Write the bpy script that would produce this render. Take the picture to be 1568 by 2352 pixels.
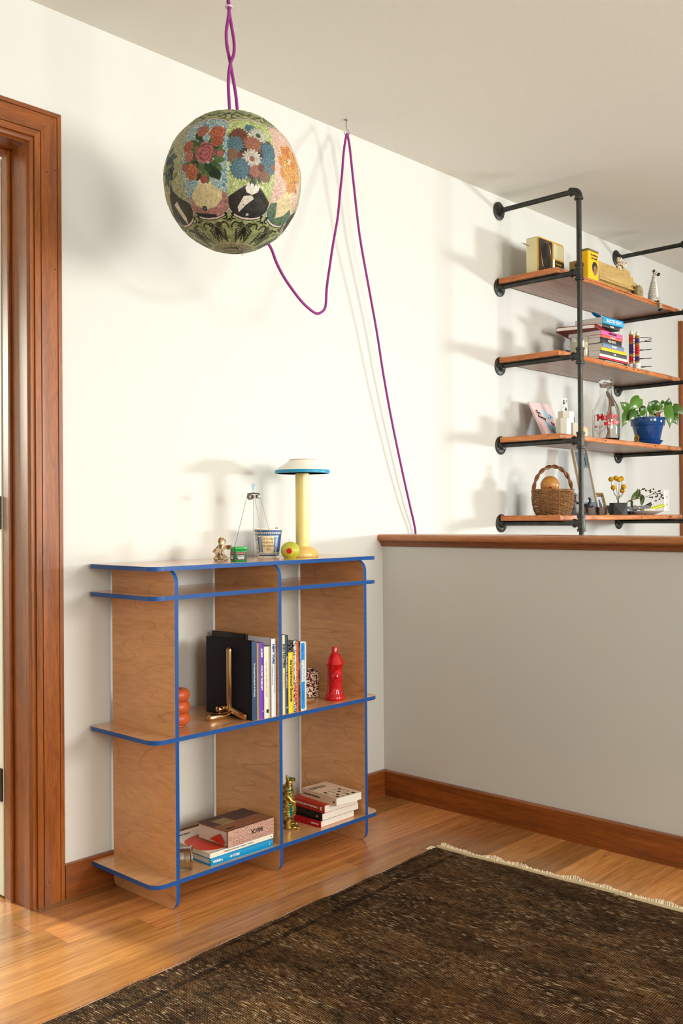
import bpy, bmesh, math, random
import numpy as np
from mathutils import Vector, Matrix
random.seed(7)
PI = math.pi
for o in list(bpy.data.objects): bpy.data.objects.remove(o)
scn = bpy.context.scene
C = scn.collection

# ---------------------------------------------------------------- camera
cam_d = bpy.data.cameras.new('camera'); cam = bpy.data.objects.new('camera', cam_d); C.objects.link(cam)
cam_d.sensor_fit = 'VERTICAL'; cam_d.sensor_height = 36.0; cam_d.lens = 2226.25/2352*36.0
cam_d.clip_start = .05
YAW, PITCH, ROLL = 0.8167, 0.0057, -0.0071
CAM = Vector((-2.7694, -2.3903, 1.0380))
f0 = Vector((math.sin(YAW), math.cos(YAW), 0)); r0 = Vector((math.cos(YAW), -math.sin(YAW), 0)); u0 = Vector((0,0,1))
fw = f0*math.cos(PITCH)+u0*math.sin(PITCH); up = u0*math.cos(PITCH)-f0*math.sin(PITCH)
rt = r0*math.cos(ROLL)+up*math.sin(ROLL); up = up*math.cos(ROLL)-r0*math.sin(ROLL)
cam.matrix_world = Matrix(((rt.x,up.x,-fw.x,CAM.x),(rt.y,up.y,-fw.y,CAM.y),(rt.z,up.z,-fw.z,CAM.z),(0,0,0,1)))
scn.camera = cam

# ---------------------------------------------------------------- light
def S(r, g, b): # sRGB 0-255 -> linear
    return tuple((c/255/12.92 if c/255 <= .04045 else ((c/255+.055)/1.055)**2.4) for c in (r, g, b))
w = bpy.data.worlds.new('sky'); scn.world = w; w.use_nodes = True
w.node_tree.nodes['Background'].inputs[0].default_value = (.75, .85, .95, 1)
w.node_tree.nodes['Background'].inputs[1].default_value = .6
def area(name, loc, target, sx, sy, power, col, spread=180):
    d = bpy.data.lights.new(name, 'AREA'); d.shape = 'RECTANGLE'; d.size = sx; d.size_y = sy; d.energy = power; d.color = col
    o = bpy.data.objects.new(name, d); C.objects.link(o); o.location = loc
    d.spread = math.radians(spread)
    v = Vector(target)-Vector(loc); o.rotation_euler = v.to_track_quat('-Z', 'Y').to_euler()
    return o
# daylight through the window of the neighbouring room, over the half wall
area('window_right_offscreen', (4.78, -4.32, 1.22), (-.6, -.1, 1.2), 1.0, .42, 58, (.90, .985, 1), 75)
# daylight through the front window, behind the camera to the right
area('window_front_offscreen', (.25, -5.12, 1.55), (-.6, 0, 1.2), 1.4, 1.1, 210, (1, .965, .89))
area('window_behind_camera_offscreen', (-2.4, -5.12, 1.5), (-1.4, 0, 1.2), 1.5, 1.3, 95, (1, .97, .88))  # added fill light behind the camera; its unseen window is assumed
# daylight from the far end of the hall behind the open door
area('window_hall_offscreen', (-1.90, 2.95, 1.75), (-1.7, -.3, 0), .5, .9, 90, (.97, 1, .86), 110)
vs = scn.view_settings
vs.view_transform = 'Standard'; vs.look = 'None'; vs.gamma = 1.0; vs.use_curve_mapping = False; vs.exposure = -0.19

# ---------------------------------------------------------------- materials
MATS = {}
def newmat(name):
    m = bpy.data.materials.new(name); m.use_nodes = True
    return m, m.node_tree.nodes, m.node_tree.links, m.node_tree.nodes['Principled BSDF']
def mat(name, col, rough=.5, metal=0, spec=.5, bump=0, bscale=200, var=0, vscale=6, coat=0, trans=0, ior=1.45, alpha=1):
    if name in MATS: return MATS[name]
    m, N, L, b = newmat(name)
    b.inputs['Base Color'].default_value = (*col, 1); b.inputs['Roughness'].default_value = rough
    b.inputs['Metallic'].default_value = metal; b.inputs['Specular IOR Level'].default_value = spec
    b.inputs['Coat Weight'].default_value = coat; b.inputs['Transmission Weight'].default_value = trans; b.inputs['IOR'].default_value = ior
    b.inputs['Alpha'].default_value = alpha
    if bump or var:
        tc = N.new('ShaderNodeTexCoord')
    if var:
        n = N.new('ShaderNodeTexNoise'); n.inputs['Scale'].default_value = vscale; n.inputs['Detail'].default_value = 5
        L.new(tc.outputs['Object'], n.inputs['Vector'])
        r = N.new('ShaderNodeValToRGB'); L.new(n.outputs['Fac'], r.inputs[0])
        r.color_ramp.elements[0].position = .3; r.color_ramp.elements[1].position = .7
        r.color_ramp.elements[0].color = (*[c*(1-var) for c in col], 1); r.color_ramp.elements[1].color = (*[min(1, c*(1+var)) for c in col], 1)
        L.new(r.outputs[0], b.inputs['Base Color'])
    if bump:
        n = N.new('ShaderNodeTexNoise'); n.inputs['Scale'].default_value = bscale; n.inputs['Detail'].default_value = 3
        L.new(tc.outputs['Object'], n.inputs['Vector'])
        bp = N.new('ShaderNodeBump'); bp.inputs['Strength'].default_value = bump; bp.inputs['Distance'].default_value = .002
        L.new(n.outputs['Fac'], bp.inputs['Height']); L.new(bp.outputs[0], b.inputs['Normal'])
    MATS[name] = m; return m
def wood(name, c1, c2, dark, stretch=(1, 14, 14), scale=3.0, rough=.4, coat=.15, lines=.5, perobj=0, knots=0, bump=.08, pores=1.0, lw=.16, rings=11):
    """long grain: stretch is small along the grain"""
    if name in MATS: return MATS[name]
    m, N, L, b = newmat(name)
    tc = N.new('ShaderNodeTexCoord'); mp = N.new('ShaderNodeMapping'); mp.inputs['Scale'].default_value = stretch
    oi = N.new('ShaderNodeObjectInfo')
    ml = N.new('ShaderNodeVectorMath'); ml.operation = 'SCALE'; ml.inputs[0].default_value = (17.3, 9.1, 23.7); L.new(oi.outputs['Random'], ml.inputs['Scale'])
    ad = N.new('ShaderNodeVectorMath'); ad.operation = 'ADD'
    L.new(tc.outputs['Object'], ad.inputs[0]); L.new(ml.outputs[0], ad.inputs[1])
    L.new(ad.outputs[0], mp.inputs[0])
    n1 = N.new('ShaderNodeTexNoise'); n1.inputs['Scale'].default_value = scale; n1.inputs['Detail'].default_value = 6; n1.inputs['Roughness'].default_value = .6; n1.inputs['Distortion'].default_value = .6
    L.new(mp.outputs[0], n1.inputs['Vector'])
    r1 = N.new('ShaderNodeValToRGB'); L.new(n1.outputs['Fac'], r1.inputs[0])
    r1.color_ramp.elements[0].position = .28; r1.color_ramp.elements[1].position = .72
    r1.color_ramp.elements[0].color = (*c2, 1); r1.color_ramp.elements[1].color = (*c1, 1)
    # growth ring contour lines
    n2 = N.new('ShaderNodeTexNoise'); n2.inputs['Scale'].default_value = scale*.42; n2.inputs['Detail'].default_value = 2.0; n2.inputs['Distortion'].default_value = .3
    L.new(mp.outputs[0], n2.inputs['Vector'])
    mu = N.new('ShaderNodeMath'); mu.operation = 'MULTIPLY'; mu.inputs[1].default_value = rings; L.new(n2.outputs['Fac'], mu.inputs[0])
    fr = N.new('ShaderNodeMath'); fr.operation = 'FRACT'; L.new(mu.outputs[0], fr.inputs[0])
    r2 = N.new('ShaderNodeValToRGB'); L.new(fr.outputs[0], r2.inputs[0])
    r2.color_ramp.elements[0].position = 0; r2.color_ramp.elements[0].color = (1, 1, 1, 1)
    r2.color_ramp.elements[1].position = lw; r2.color_ramp.elements[1].color = (0, 0, 0, 1)
    e = r2.color_ramp.elements.new(.97); e.color = (.0, .0, .0, 1)
    e = r2.color_ramp.elements.new(1.0); e.color = (.5, .5, .5, 1)
    mm = N.new('ShaderNodeMath'); mm.operation = 'MULTIPLY'; mm.inputs[1].default_value = lines; L.new(r2.outputs[0], mm.inputs[0])
    mx = N.new('ShaderNodeMix'); mx.data_type = 'RGBA'; L.new(mm.outputs[0], mx.inputs[0]); L.new(r1.outputs[0], mx.inputs[6]); mx.inputs[7].default_value = (*dark, 1)
    # fine pores along the grain
    n4 = N.new('ShaderNodeTexNoise'); n4.inputs['Scale'].default_value = scale*9; n4.inputs['Detail'].default_value = 2; L.new(mp.outputs[0], n4.inputs['Vector'])
    r4 = N.new('ShaderNodeValToRGB'); L.new(n4.outputs['Fac'], r4.inputs[0])
    r4.color_ramp.elements[0].position = .36; r4.color_ramp.elements[0].color = (1-.20*pores, 1-.23*pores, 1-.28*pores, 1); r4.color_ramp.elements[1].position = .60; r4.color_ramp.elements[1].color = (1.05, 1.05, 1.05, 1)
    mf = N.new('ShaderNodeMix'); mf.data_type = 'RGBA'; mf.blend_type = 'MULTIPLY'; mf.inputs[0].default_value = 1; L.new(mx.outputs[2], mf.inputs[6]); L.new(r4.outputs[0], mf.inputs[7])
    out = mf.outputs[2]
    if knots:
        v = N.new('ShaderNodeTexVoronoi'); v.inputs['Scale'].default_value = knots; L.new(ad.outputs[0], v.inputs['Vector'])
        r3 = N.new('ShaderNodeValToRGB'); L.new(v.outputs['Distance'], r3.inputs[0])
        r3.color_ramp.elements[0].position = .0; r3.color_ramp.elements[0].color = (.9, .9, .9, 1)
        r3.color_ramp.elements[1].position = .055; r3.color_ramp.elements[1].color = (0, 0, 0, 1)
        mk = N.new('ShaderNodeMix'); mk.data_type = 'RGBA'; L.new(r3.outputs[0], mk.inputs[0]); L.new(out, mk.inputs[6]); mk.inputs[7].default_value = (*[c*.4 for c in dark], 1)
        out = mk.outputs[2]
    if perobj:
        hs = N.new('ShaderNodeHueSaturation'); L.new(out, hs.inputs['Color'])
        mr = N.new('ShaderNodeMapRange'); mr.inputs[3].default_value = 1-perobj; mr.inputs[4].default_value = 1+perobj*.8; L.new(oi.outputs['Random'], mr.inputs[0])
        L.new(mr.outputs[0], hs.inputs['Value'])
        wn = N.new('ShaderNodeTexWhiteNoise'); wn.noise_dimensions = '1D'; L.new(oi.outputs['Random'], wn.inputs['W'])
        mr2 = N.new('ShaderNodeMapRange'); mr2.inputs[3].default_value = .492; mr2.inputs[4].default_value = .503; hs.inputs['Saturation'].default_value = .98; L.new(wn.outputs['Value'], mr2.inputs[0]); L.new(mr2.outputs[0], hs.inputs['Hue'])
        out = hs.outputs[0]
    L.new(out, b.inputs['Base Color'])
    b.inputs['Roughness'].default_value = rough; b.inputs['Coat Weight'].default_value = coat; b.inputs['Coat Roughness'].default_value = .2
    if bump:
        bp = N.new('ShaderNodeBump'); bp.inputs['Strength'].default_value = bump; bp.inputs['Distance'].default_value = .001
        L.new(n1.outputs['Fac'], bp.inputs['Height']); L.new(bp.outputs[0], b.inputs['Normal'])
    MATS[name] = m; return m
def attrmat(name, rough=.6, bump=0, bscale=60, spec=.4):
    m, N, L, b = newmat(name)
    a = N.new('ShaderNodeAttribute'); a.attribute_name = 'Col'; L.new(a.outputs['Color'], b.inputs['Base Color'])
    b.inputs['Roughness'].default_value = rough; b.inputs['Specular IOR Level'].default_value = spec
    if bump:
        tc = N.new('ShaderNodeTexCoord'); n = N.new('ShaderNodeTexNoise'); n.inputs['Scale'].default_value = bscale; n.inputs['Detail'].default_value = 4
        L.new(tc.outputs['Object'], n.inputs['Vector']); bp = N.new('ShaderNodeBump'); bp.inputs['Strength'].default_value = bump; bp.inputs['Distance'].default_value = .004
        L.new(n.outputs['Fac'], bp.inputs['Height']); L.new(bp.outputs[0], b.inputs['Normal'])
    return m
def speckle(name, c1, c2, scale, lo, hi, rough=.4, metal=0, stretch=(1, 1, 1), detail=2, bump=0):
    if name in MATS: return MATS[name]
    m, N, L, b = newmat(name)
    tc = N.new('ShaderNodeTexCoord'); mp = N.new('ShaderNodeMapping'); mp.inputs['Scale'].default_value = stretch; L.new(tc.outputs['Object'], mp.inputs[0])
    n = N.new('ShaderNodeTexNoise'); n.inputs['Scale'].default_value = scale; n.inputs['Detail'].default_value = detail; L.new(mp.outputs[0], n.inputs['Vector'])
    r = N.new('ShaderNodeValToRGB'); L.new(n.outputs['Fac'], r.inputs[0])
    r.color_ramp.elements[0].position = lo; r.color_ramp.elements[1].position = hi
    r.color_ramp.elements[0].color = (*c1, 1); r.color_ramp.elements[1].color = (*c2, 1)
    L.new(r.outputs[0], b.inputs['Base Color']); b.inputs['Roughness'].default_value = rough; b.inputs['Metallic'].default_value = metal
    if bump:
        bp = N.new('ShaderNodeBump'); bp.inputs['Strength'].default_value = bump; bp.inputs['Distance'].default_value = .002
        L.new(n.outputs['Fac'], bp.inputs['Height']); L.new(bp.outputs[0], b.inputs['Normal'])
    MATS[name] = m; return m
def wavemat(name, c1, c2, scale, lo, hi, direction='Z', dist=2.0, rough=.45, profile='SIN'):
    if name in MATS: return MATS[name]
    m, N, L, b = newmat(name)
    tc = N.new('ShaderNodeTexCoord'); n = N.new('ShaderNodeTexWave'); n.inputs['Scale'].default_value = scale; n.bands_direction = direction; n.inputs['Distortion'].default_value = dist; n.inputs['Detail'].default_value = 1
    n.inputs['Detail Scale'].default_value = 1.5
    L.new(tc.outputs['Object'], n.inputs['Vector'])
    r = N.new('ShaderNodeValToRGB'); L.new(n.outputs['Fac'], r.inputs[0])
    r.color_ramp.elements[0].position = lo; r.color_ramp.elements[1].position = hi
    r.color_ramp.elements[0].color = (*c1, 1); r.color_ramp.elements[1].color = (*c2, 1)
    L.new(r.outputs[0], b.inputs['Base Color']); b.inputs['Roughness'].default_value = rough
    MATS[name] = m; return m

M_wall = mat('wall_paint', S(213, 213, 208), .62, spec=.35, bump=.12, bscale=420)
M_ceil = mat('ceiling_paint', S(234, 232, 222), .85, spec=.2, bump=.25, bscale=300)
M_trim = wood('trim_wood', S(166, 92, 28), S(112, 58, 14), S(70, 32, 8), (14, 14, .9), 3.2, .36, .18, .35)
M_trimX = wood('trim_wood_along_x', S(158, 86, 28), S(110, 56, 16), S(70, 32, 8), (.9, 14, 14), 3.2, .36, .18, .3)
M_trimY = wood('trim_wood_along_y', S(158, 86, 28), S(110, 56, 16), S(70, 32, 8), (14, .9, 14), 3.2, .36, .18, .3)
M_cap = wood('cap_wood', S(196, 124, 64), S(158, 90, 40), S(110, 56, 22), (14, .9, 14), 3.6, .3, .4, .35)
M_plank = wood('plank_wood', S(214, 152, 82), S(172, 110, 52), S(104, 56, 22), (.6, 13, 13), 3.2, .26, .4, .34, perobj=.42, knots=.9, pores=.8, lw=.3, rings=9)
M_ply = wood('maple_plywood', S(224, 170, 114), S(204, 148, 92), S(140, 92, 50), (3.0, 1.0, 6.0), 1.9, .40, .12, .42, perobj=.03, knots=2.6, pores=.35, lw=.07, rings=24)
M_plyS = wood('maple_plywood_shelf', S(220, 174, 122), S(200, 150, 98), S(156, 104, 60), (1.0, 5, 5), 2.0, .24, .6, .25, perobj=.03, pores=.4)
M_blue = mat('blue_edge_stain', S(22, 80, 152), .38, spec=.5, bump=.08, bscale=500)
M_white = mat('white_paint', S(252, 252, 252), .45)
M_pipe = mat('black_iron', S(66, 66, 62), .42, metal=.75, bump=.25, bscale=180, var=.35, vscale=24)
M_bend = wood('reclaimed_board_end', S(226, 146, 82), S(180, 96, 44), S(52, 34, 28), (9, .8, 9), 4.0, .5, .1, .4)
M_board = wood('reclaimed_board', S(178, 138, 108), S(136, 98, 72), S(60, 42, 32), (.8, 9, 9), 3.2, .42, .2, .35, perobj=.06, knots=3.0)
M_bedge = wood('reclaimed_board_edge', S(226, 146, 82), S(180, 96, 44), S(52, 34, 28), (1.6, 9, 9), 4.0, .3, .4, .5, knots=7)
M_black = mat('black', S(20, 20, 22), .5)
M_ink = mat('ink_black', S(24, 22, 20), .7)
M_page = wavemat('page_edges', S(230, 224, 212), S(242, 238, 230), 330, .3, .7, 'Z', .6, .8)
M_pageX = wavemat('page_edges_upright', S(230, 224, 212), S(242, 238, 230), 330, .3, .7, 'X', .6, .8)
M_wtxt = mat('ink_white', S(244, 242, 236), .7)
M_gold = mat('gold_metal', S(212, 184, 142), .12, metal=1)
M_steel = mat('brushed_steel', S(200, 196, 188), .26, metal=1)
M_wire = mat('wire', S(130, 124, 116), .4, metal=.9)
M_glass = mat('clear_glass', (.97, .98, .97), .02, trans=1, ior=1.45)

# ---------------------------------------------------------------- mesh helpers
class MB:
    def __init__(s): s.v = []; s.f = []; s.mi = []; s.cur = 0
    def add(s, vs, fs, mi=None):
        k = len(s.v); s.v += [tuple(v) for v in vs]
        for f in fs: s.f.append([k+i for i in f]); s.mi.append(s.cur if mi is None else mi)
        return s
    def box(s, x0, x1, y0, y1, z0, z1, mi=None):
        return s.add([(x0,y0,z0),(x1,y0,z0),(x1,y1,z0),(x0,y1,z0),(x0,y0,z1),(x1,y0,z1),(x1,y1,z1),(x0,y1,z1)],
              [(0,3,2,1),(4,5,6,7),(0,1,5,4),(1,2,6,5),(2,3,7,6),(3,0,4,7)], mi)
    def xbox(s, M, x, y, z, mi=None):
        vs = [M @ Vector((sx*x/2, sy*y/2, sz*z/2)) for sz in (-1,1) for sx, sy in ((-1,-1),(1,-1),(1,1),(-1,1))]
        return s.add(vs, [(0,3,2,1),(4,5,6,7),(0,1,5,4),(1,2,6,5),(2,3,7,6),(3,0,4,7)], mi)
    def lathe(s, prof, seg=32, c=(0,0,0), mi=None, M=None, fn=None):
        vs = []; fs = []
        for r, z in prof:
            for k in range(seg):
                a = 2*PI*k/seg; rr = r*(fn(a, z) if fn else 1)
                p = Vector((rr*math.cos(a), rr*math.sin(a), z))
                if M: p = M @ p
                vs.append(p+Vector(c))
        n = len(prof)
        for i in range(n-1):
            for k in range(seg):
                a = i*seg+k; b = i*seg+(k+1) % seg
                fs.append((a, b, b+seg, a+seg))
        if prof[0][0] > 1e-6: fs.append(tuple(reversed(range(seg))))
        if prof[-1][0] > 1e-6: fs.append(tuple(range((n-1)*seg, n*seg)))
        return s.add(vs, fs, mi)
    def tube(s, path, rad, seg=8, mi=None, closed=False, caps=True):
        P = [Vector(p) for p in path]; n = len(P); R_ = rad if hasattr(rad, '__len__') else [rad]*n
        vs = []; fs = []; nrm = None
        for i in range(n):
            if closed: t = P[(i+1) % n]-P[i-1]
            else: t = P[min(i+1, n-1)]-P[max(i-1, 0)]
            if t.length < 1e-9: t = Vector((0,0,1))
            t.normalize()
            if nrm is None:
                nrm = t.cross(Vector((0,0,1)))
                if nrm.length < 1e-3: nrm = t.cross(Vector((1,0,0)))
            nrm = nrm-t*nrm.dot(t)
            if nrm.length < 1e-6: nrm = t.orthogonal()
            nrm.normalize(); bn = t.cross(nrm)
            for k in range(seg):
                a = 2*PI*k/seg; vs.append(P[i]+(nrm*math.cos(a)+bn*math.sin(a))*R_[i])
        m = n if closed else n-1
        for i in range(m):
            for k in range(seg):
                a = i*seg+k; b = i*seg+(k+1) % seg; j = ((i+1) % n)*seg
                fs.append((a, b, j+(k+1) % seg, j+k))
        if caps and not closed:
            fs.append(tuple(reversed(range(seg)))); fs.append(tuple(range((n-1)*seg, n*seg)))
        return s.add(vs, fs, mi)
    def ball(s, c, r, seg=16, rings=10, mi=None, M=None):
        r = r if hasattr(r, '__len__') else (r, r, r); vs = []; fs = []
        for i in range(rings+1):
            ph = PI*i/rings
            for k in range(seg):
                a = 2*PI*k/seg; p = Vector((r[0]*math.sin(ph)*math.cos(a), r[1]*math.sin(ph)*math.sin(a), -r[2]*math.cos(ph)))
                vs.append((M @ p if M else p)+Vector(c))
        for i in range(rings):
            for k in range(seg): a = i*seg+k; b = i*seg+(k+1) % seg; fs.append((a, b, b+seg, a+seg))
        return s.add(vs, fs, mi)
    def prism(s, pts, h0, h1, M=None, mi=None, mi_side=None):
        """outline in local xy extruded in local z from h0 to h1"""
        n = len(pts); M = M or Matrix()
        vs = [M @ Vector((x, y, h0)) for x, y in pts]+[M @ Vector((x, y, h1)) for x, y in pts]
        s.add(vs, [tuple(reversed(range(n))), tuple(range(n, 2*n))], mi)
        k = len(s.v)-2*n
        for i in range(n):
            j = (i+1) % n; s.f.append([k+i, k+j, k+n+j, k+n+i]); s.mi.append(s.cur if (mi if mi_side is None else mi_side) is None else (mi if mi_side is None else mi_side))
        return s
def curve(pts, n=8):
    P = [Vector(p) for p in pts]; out = []
    for i in range(len(P)-1):
        a = P[max(i-1, 0)]; b = P[i]; c = P[i+1]; d = P[min(i+2, len(P)-1)]
        for k in range(n):
            t = k/n; out.append(.5*((2*b)+(c-a)*t+(2*a-5*b+4*c-d)*t*t+(3*b-a-3*c+d)*t**3))
    out.append(P[-1]); return out
def rrect(x0, x1, y0, y1, r, n=6):
    rs = r if hasattr(r, '__len__') else (r, r, r, r)  # order: x1y1, x0y1, x0y0, x1y0
    pts = []
    for (cx, cy, a0), q in zip(((x1, y1, 0), (x0, y1, PI/2), (x0, y0, PI), (x1, y0, 1.5*PI)), rs):
        if q <= 0: pts.append((cx, cy)); continue
        ccx = cx-q*(1 if cx == x1 else -1); ccy = cy-q*(1 if cy == y1 else -1)
        for k in range(n+1):
            a = a0+PI/2*k/n; pts.append((ccx+q*math.cos(a), ccy+q*math.sin(a)))
    return pts
def obj(name, mb, mats, parent=None, smooth=35, bevel=0, loc=None, rot=None, bseg=2):
    me = bpy.data.meshes.new(name)
    me.from_pydata(mb.v, [], mb.f)
    ml = mats if isinstance(mats, (list, tuple)) else [mats]
    for m in ml: me.materials.append(m)
    if len(ml) > 1: me.polygons.foreach_set('material_index', mb.mi)
    if bevel:
        bm = bmesh.new(); bm.from_mesh(me); bmesh.ops.remove_doubles(bm, verts=bm.verts, dist=1e-6)
        es = [e for e in bm.edges if len(e.link_faces) == 2 and e.calc_face_angle(0) > .5]
        bmesh.ops.bevel(bm, geom=es, offset=bevel, segments=bseg, profile=.5, affect='EDGES', clamp_overlap=True)
        bm.to_mesh(me); bm.free()
    if smooth:
        me.polygons.foreach_set('use_smooth', [True]*len(me.polygons)); me.set_sharp_from_angle(angle=math.radians(smooth))
    me.update()
    o = bpy.data.objects.new(name, me); C.objects.link(o)
    if parent: o.parent = parent
    if loc: o.location = loc
    if rot: o.rotation_euler = rot
    return o
def tag(o, label, cat, group=None, kind=None):
    if label: o['label'] = label
    if cat: o['category'] = cat
    if group: o['group'] = group
    if kind: o['kind'] = kind
    return o
def thing(name, label, cat, loc=(0,0,0), rotz=0, group=None):
    o = bpy.data.objects.new(name, None); C.objects.link(o); o.location = loc; o.rotation_euler = (0, 0, rotz); o.empty_display_size = .05
    return tag(o, label, cat, group)
def struct(name, mb, m, parent=None, **k):
    o = obj(name, mb, m, parent, **k)
    if parent is None: o['kind'] = 'structure'
    return o
def text(name, s, parent, m, loc, rot, size, sx=1.0, align='CENTER', depth=.0003, bold=0, valign='CENTER', spacing=1.0):
    cu = bpy.data.curves.new('t', 'FONT'); cu.body = s; cu.size = size; cu.align_x = align; cu.align_y = valign; cu.extrude = depth; cu.offset = bold; cu.resolution_u = 2; cu.space_line = spacing
    to = bpy.data.objects.new('t', cu); C.objects.link(to)
    bpy.context.view_layer.update()
    me = bpy.data.meshes.new_from_object(to.evaluated_get(bpy.context.evaluated_depsgraph_get()))
    bpy.data.objects.remove(to); bpy.data.curves.remove(cu)
    me.materials.clear(); me.materials.append(m); me.name = name
    o = bpy.data.objects.new(name, me); C.objects.link(o); o.parent = parent; o.location = loc; o.rotation_euler = rot; o.scale = (sx, 1, 1)
    return o
def localize(t):
    for c in t.children: c.location = Vector(c.location)-t.location
H = 2.44
XL, XR, YF = -4.2, 4.7, -5.05
# ---------------------------------------------------------------- floor and planks
floor = struct('floor', MB().box(XL, XR, YF, 0, -.05, -.0085).box(-2.6, -1.2, 0, 2.8, -.05, -.0085), mat('subfloor_brown', S(120, 76, 40), .6, var=.2), smooth=0)
seams = [0, -.052, -.150, -.267, -.370, -.446, -.560, -.670, -.785, -.901, -1.020, -1.153]
while seams[-1] > -2.75: seams.append(seams[-1]-random.choice((.104, .112, .118, .09)))
rows = list(zip(seams[:-1], seams[1:]))
y = 0.0
while y < .75: rows.insert(0, (y+.11, y)); y += .11
cache = {}
fixed = {3: [-1.498, .03], 4: [-1.296, .03], 5: [-.634, .03]}
for ri, (y1, y0) in enumerate(rows):
    hall = y1 > .001
    if hall: ends = [-2.5, -1.2]
    else:
        x = -3.6+random.random()*.9; ends = [-3.9, x]
        while x < .02: x += random.uniform(.95, 1.9); ends.append(min(x, .05))
        if ends[-1] < .05: ends[-1] = .05
        k = ri-7
        if k in (2, 3, 4):
            e = {2: -1.498, 3: -1.296, 4: -.634}[k]; ends = [-3.9, e-1.35, e, .05]
    for a, b in zip(ends[:-1], ends[1:]):
        if b-a < .05: continue
        L_ = round(b-a, 2); W_ = round(y1-y0, 3); key = (L_, W_)
        if key not in cache:
            o = obj('plank', MB().box(0, b-a-.0009, 0, y1-y0-.0009, -.009, 0), M_plank, None, smooth=0); cache[key] = o.data; bpy.data.objects.remove(o)
        o = bpy.data.objects.new('plank', cache[key]); C.objects.link(o); o.parent = floor; o.location = (a, y0, 0)

# ---------------------------------------------------------------- walls and ceiling
T = .13
wb = MB()
wb.box(-1.441, 2.71, 0, T, 0, H).box(3.5, XR+.2, 0, T, 0, H).box(2.71, 3.5, 0, T, 2.045, H).box(XL-.2, -2.334, 0, T, 0, H).box(-2.334, -1.441, 0, T, 2.059, H)
wall_back = struct('wall_back', wb, M_wall, smooth=0)
struct('ceiling', MB().box(XL-.2, XR+.2, YF-.2, T, H, H+.1), M_ceil, smooth=0)
def wall_with_windows(name, axis, c0, c1, a0, a1, wins):
    mb = MB(); f = (lambda u0, u1, z0, z1: mb.box(c0, c1, u0, u1, z0, z1)) if axis == 'x' else (lambda u0, u1, z0, z1: mb.box(u0, u1, c0, c1, z0, z1))
    u = a0
    for (w0, w1, z0, z1) in wins:
        f(u, w0, 0, H); f(w0, w1, 0, z0); f(w0, w1, z1, H); u = w1
    f(u, a1, 0, H); return struct(name, mb, M_wall, smooth=0)
def window(n, axis, c, u0, u1, z0, z1):
    def bx(mb, a, b, d0, d1, e, g): return mb.box(d0, d1, a, b, e, g) if axis == 'x' else mb.box(a, b, d0, d1, e, g)
    fr = MB()
    for a, b, e, g in ((u0, u0+.04, z0, z1), (u1-.04, u1, z0, z1), (u0+.04, u1-.04, z0, z0+.04), (u0+.04, u1-.04, z1-.04, z1)): bx(fr, a, b, c-.03, c+.03, e, g)
    o = struct('window_%d' % n, fr, M_trim, smooth=0)
    p = MB(); bx(p, u0+.04, u1-.04, c-.003, c+.003, z0+.04, z1-.04)
    obj('pane', p, mat('window_pane', (1, 1, 1), .0, spec=.2, alpha=.08), o, smooth=0)
    s = MB(); bx(s, u0-.04, u1+.04, c-.1 if axis == 'x' else c, c if axis == 'x' else c+.1, z0-.03, z0)
    obj('sill', s, M_trim, o, smooth=0)
wall_with_windows('wall_right', 'x', XR, XR+.1, YF-.1, T, [(-4.85, -3.75, .98, 1.50)])
wall_with_windows('wall_front', 'y', YF-.06, YF, XL-.1, XR+.1, [(-3.2, -1.6, .85, 2.15), (-.5, 1.0, 1.0, 2.1)])
struct('wall_left', MB().box(XL-.1, XL, YF-.1, T, 0, H), M_wall, smooth=0)
window(1, 'x', XR+.05, -4.85, -3.75, .98, 1.50)
window(2, 'y', YF-.03, -3.2, -1.6, .85, 2.15)  # unseen window assumed for the fill light behind the camera
window(3, 'y', YF-.03, -.5, 1.0, 1.0, 2.1)
# hall behind the doorway
struct('wall_hall', MB().box(-2.7, -2.6, T, 2.8, 0, H).box(-1.2, -1.1, T, 2.8, 0, H).box(-2.6, -2.25, 2.7, 2.8, 0, H).box(-1.55, -1.2, 2.7, 2.8, 0, H).box(-2.25, -1.55, 2.7, 2.8, 0, 1.1).box(-2.25, -1.55, 2.7, 2.8, 2.25, H).box(-2.7, -1.1, T, 2.8, H, H+.1), M_wall, smooth=0)
# half wall with its cap
HWL = 3.3
hw = MB().box(0, .115, -HWL, 0, 0, .952)
struct('wall_half', hw, M_wall, smooth=0)
prof_cap = rrect(-.030, .150, .951, .974, (.010, .0105, .006, .008), 6)
MY = Matrix(((1,0,0,0),(0,0,-1,0),(0,1,0,0),(0,0,0,1)))   # local x->x, local y->z, local z-> -y
cap = struct('trim_1', MB().prism(prof_cap, 0, HWL+.03, MY), M_cap)
apron = [(-.0005, .9295), (-.006, .9295), (-.010, .933), (-.0105, .937), (-.014, .940), (-.015, .945), (-.021, .947), (-.022, .952), (-.0005, .952)]
obj('apron_moulding', MB().prism(list(reversed(apron)), 0, HWL, MY), M_trimY, cap, smooth=25)
ap2 = [(.115-x-.0, z) for x, z in apron]
obj('apron_moulding', MB().prism([(x, z) for x, z in ap2], 0, HWL, MY), M_trimY, cap, smooth=25)
# baseboards
bt, bh = .018, .091
def base_prof(s=1): return [(0, 0), (-bt*s, 0), (-bt*s, bh-.003), (-(bt-.004)*s, bh), (0, bh)]
MXb = Matrix(((0,0,1,0),(1,0,0,0),(0,1,0,0),(0,0,0,1)))  # local x->y, y->z, z->x
struct('baseboard_back', MB().prism(list(base_prof()), -1.354, 0, MXb), M_trimX, smooth=25)
struct('baseboard_half', MB().prism(list(base_prof()), bt-.0002, HWL, MY), M_trimY, smooth=25)
struct('baseboard_beyond', MB().prism(list(base_prof()), .115, 2.6, MXb), M_trimX, smooth=25)
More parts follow.
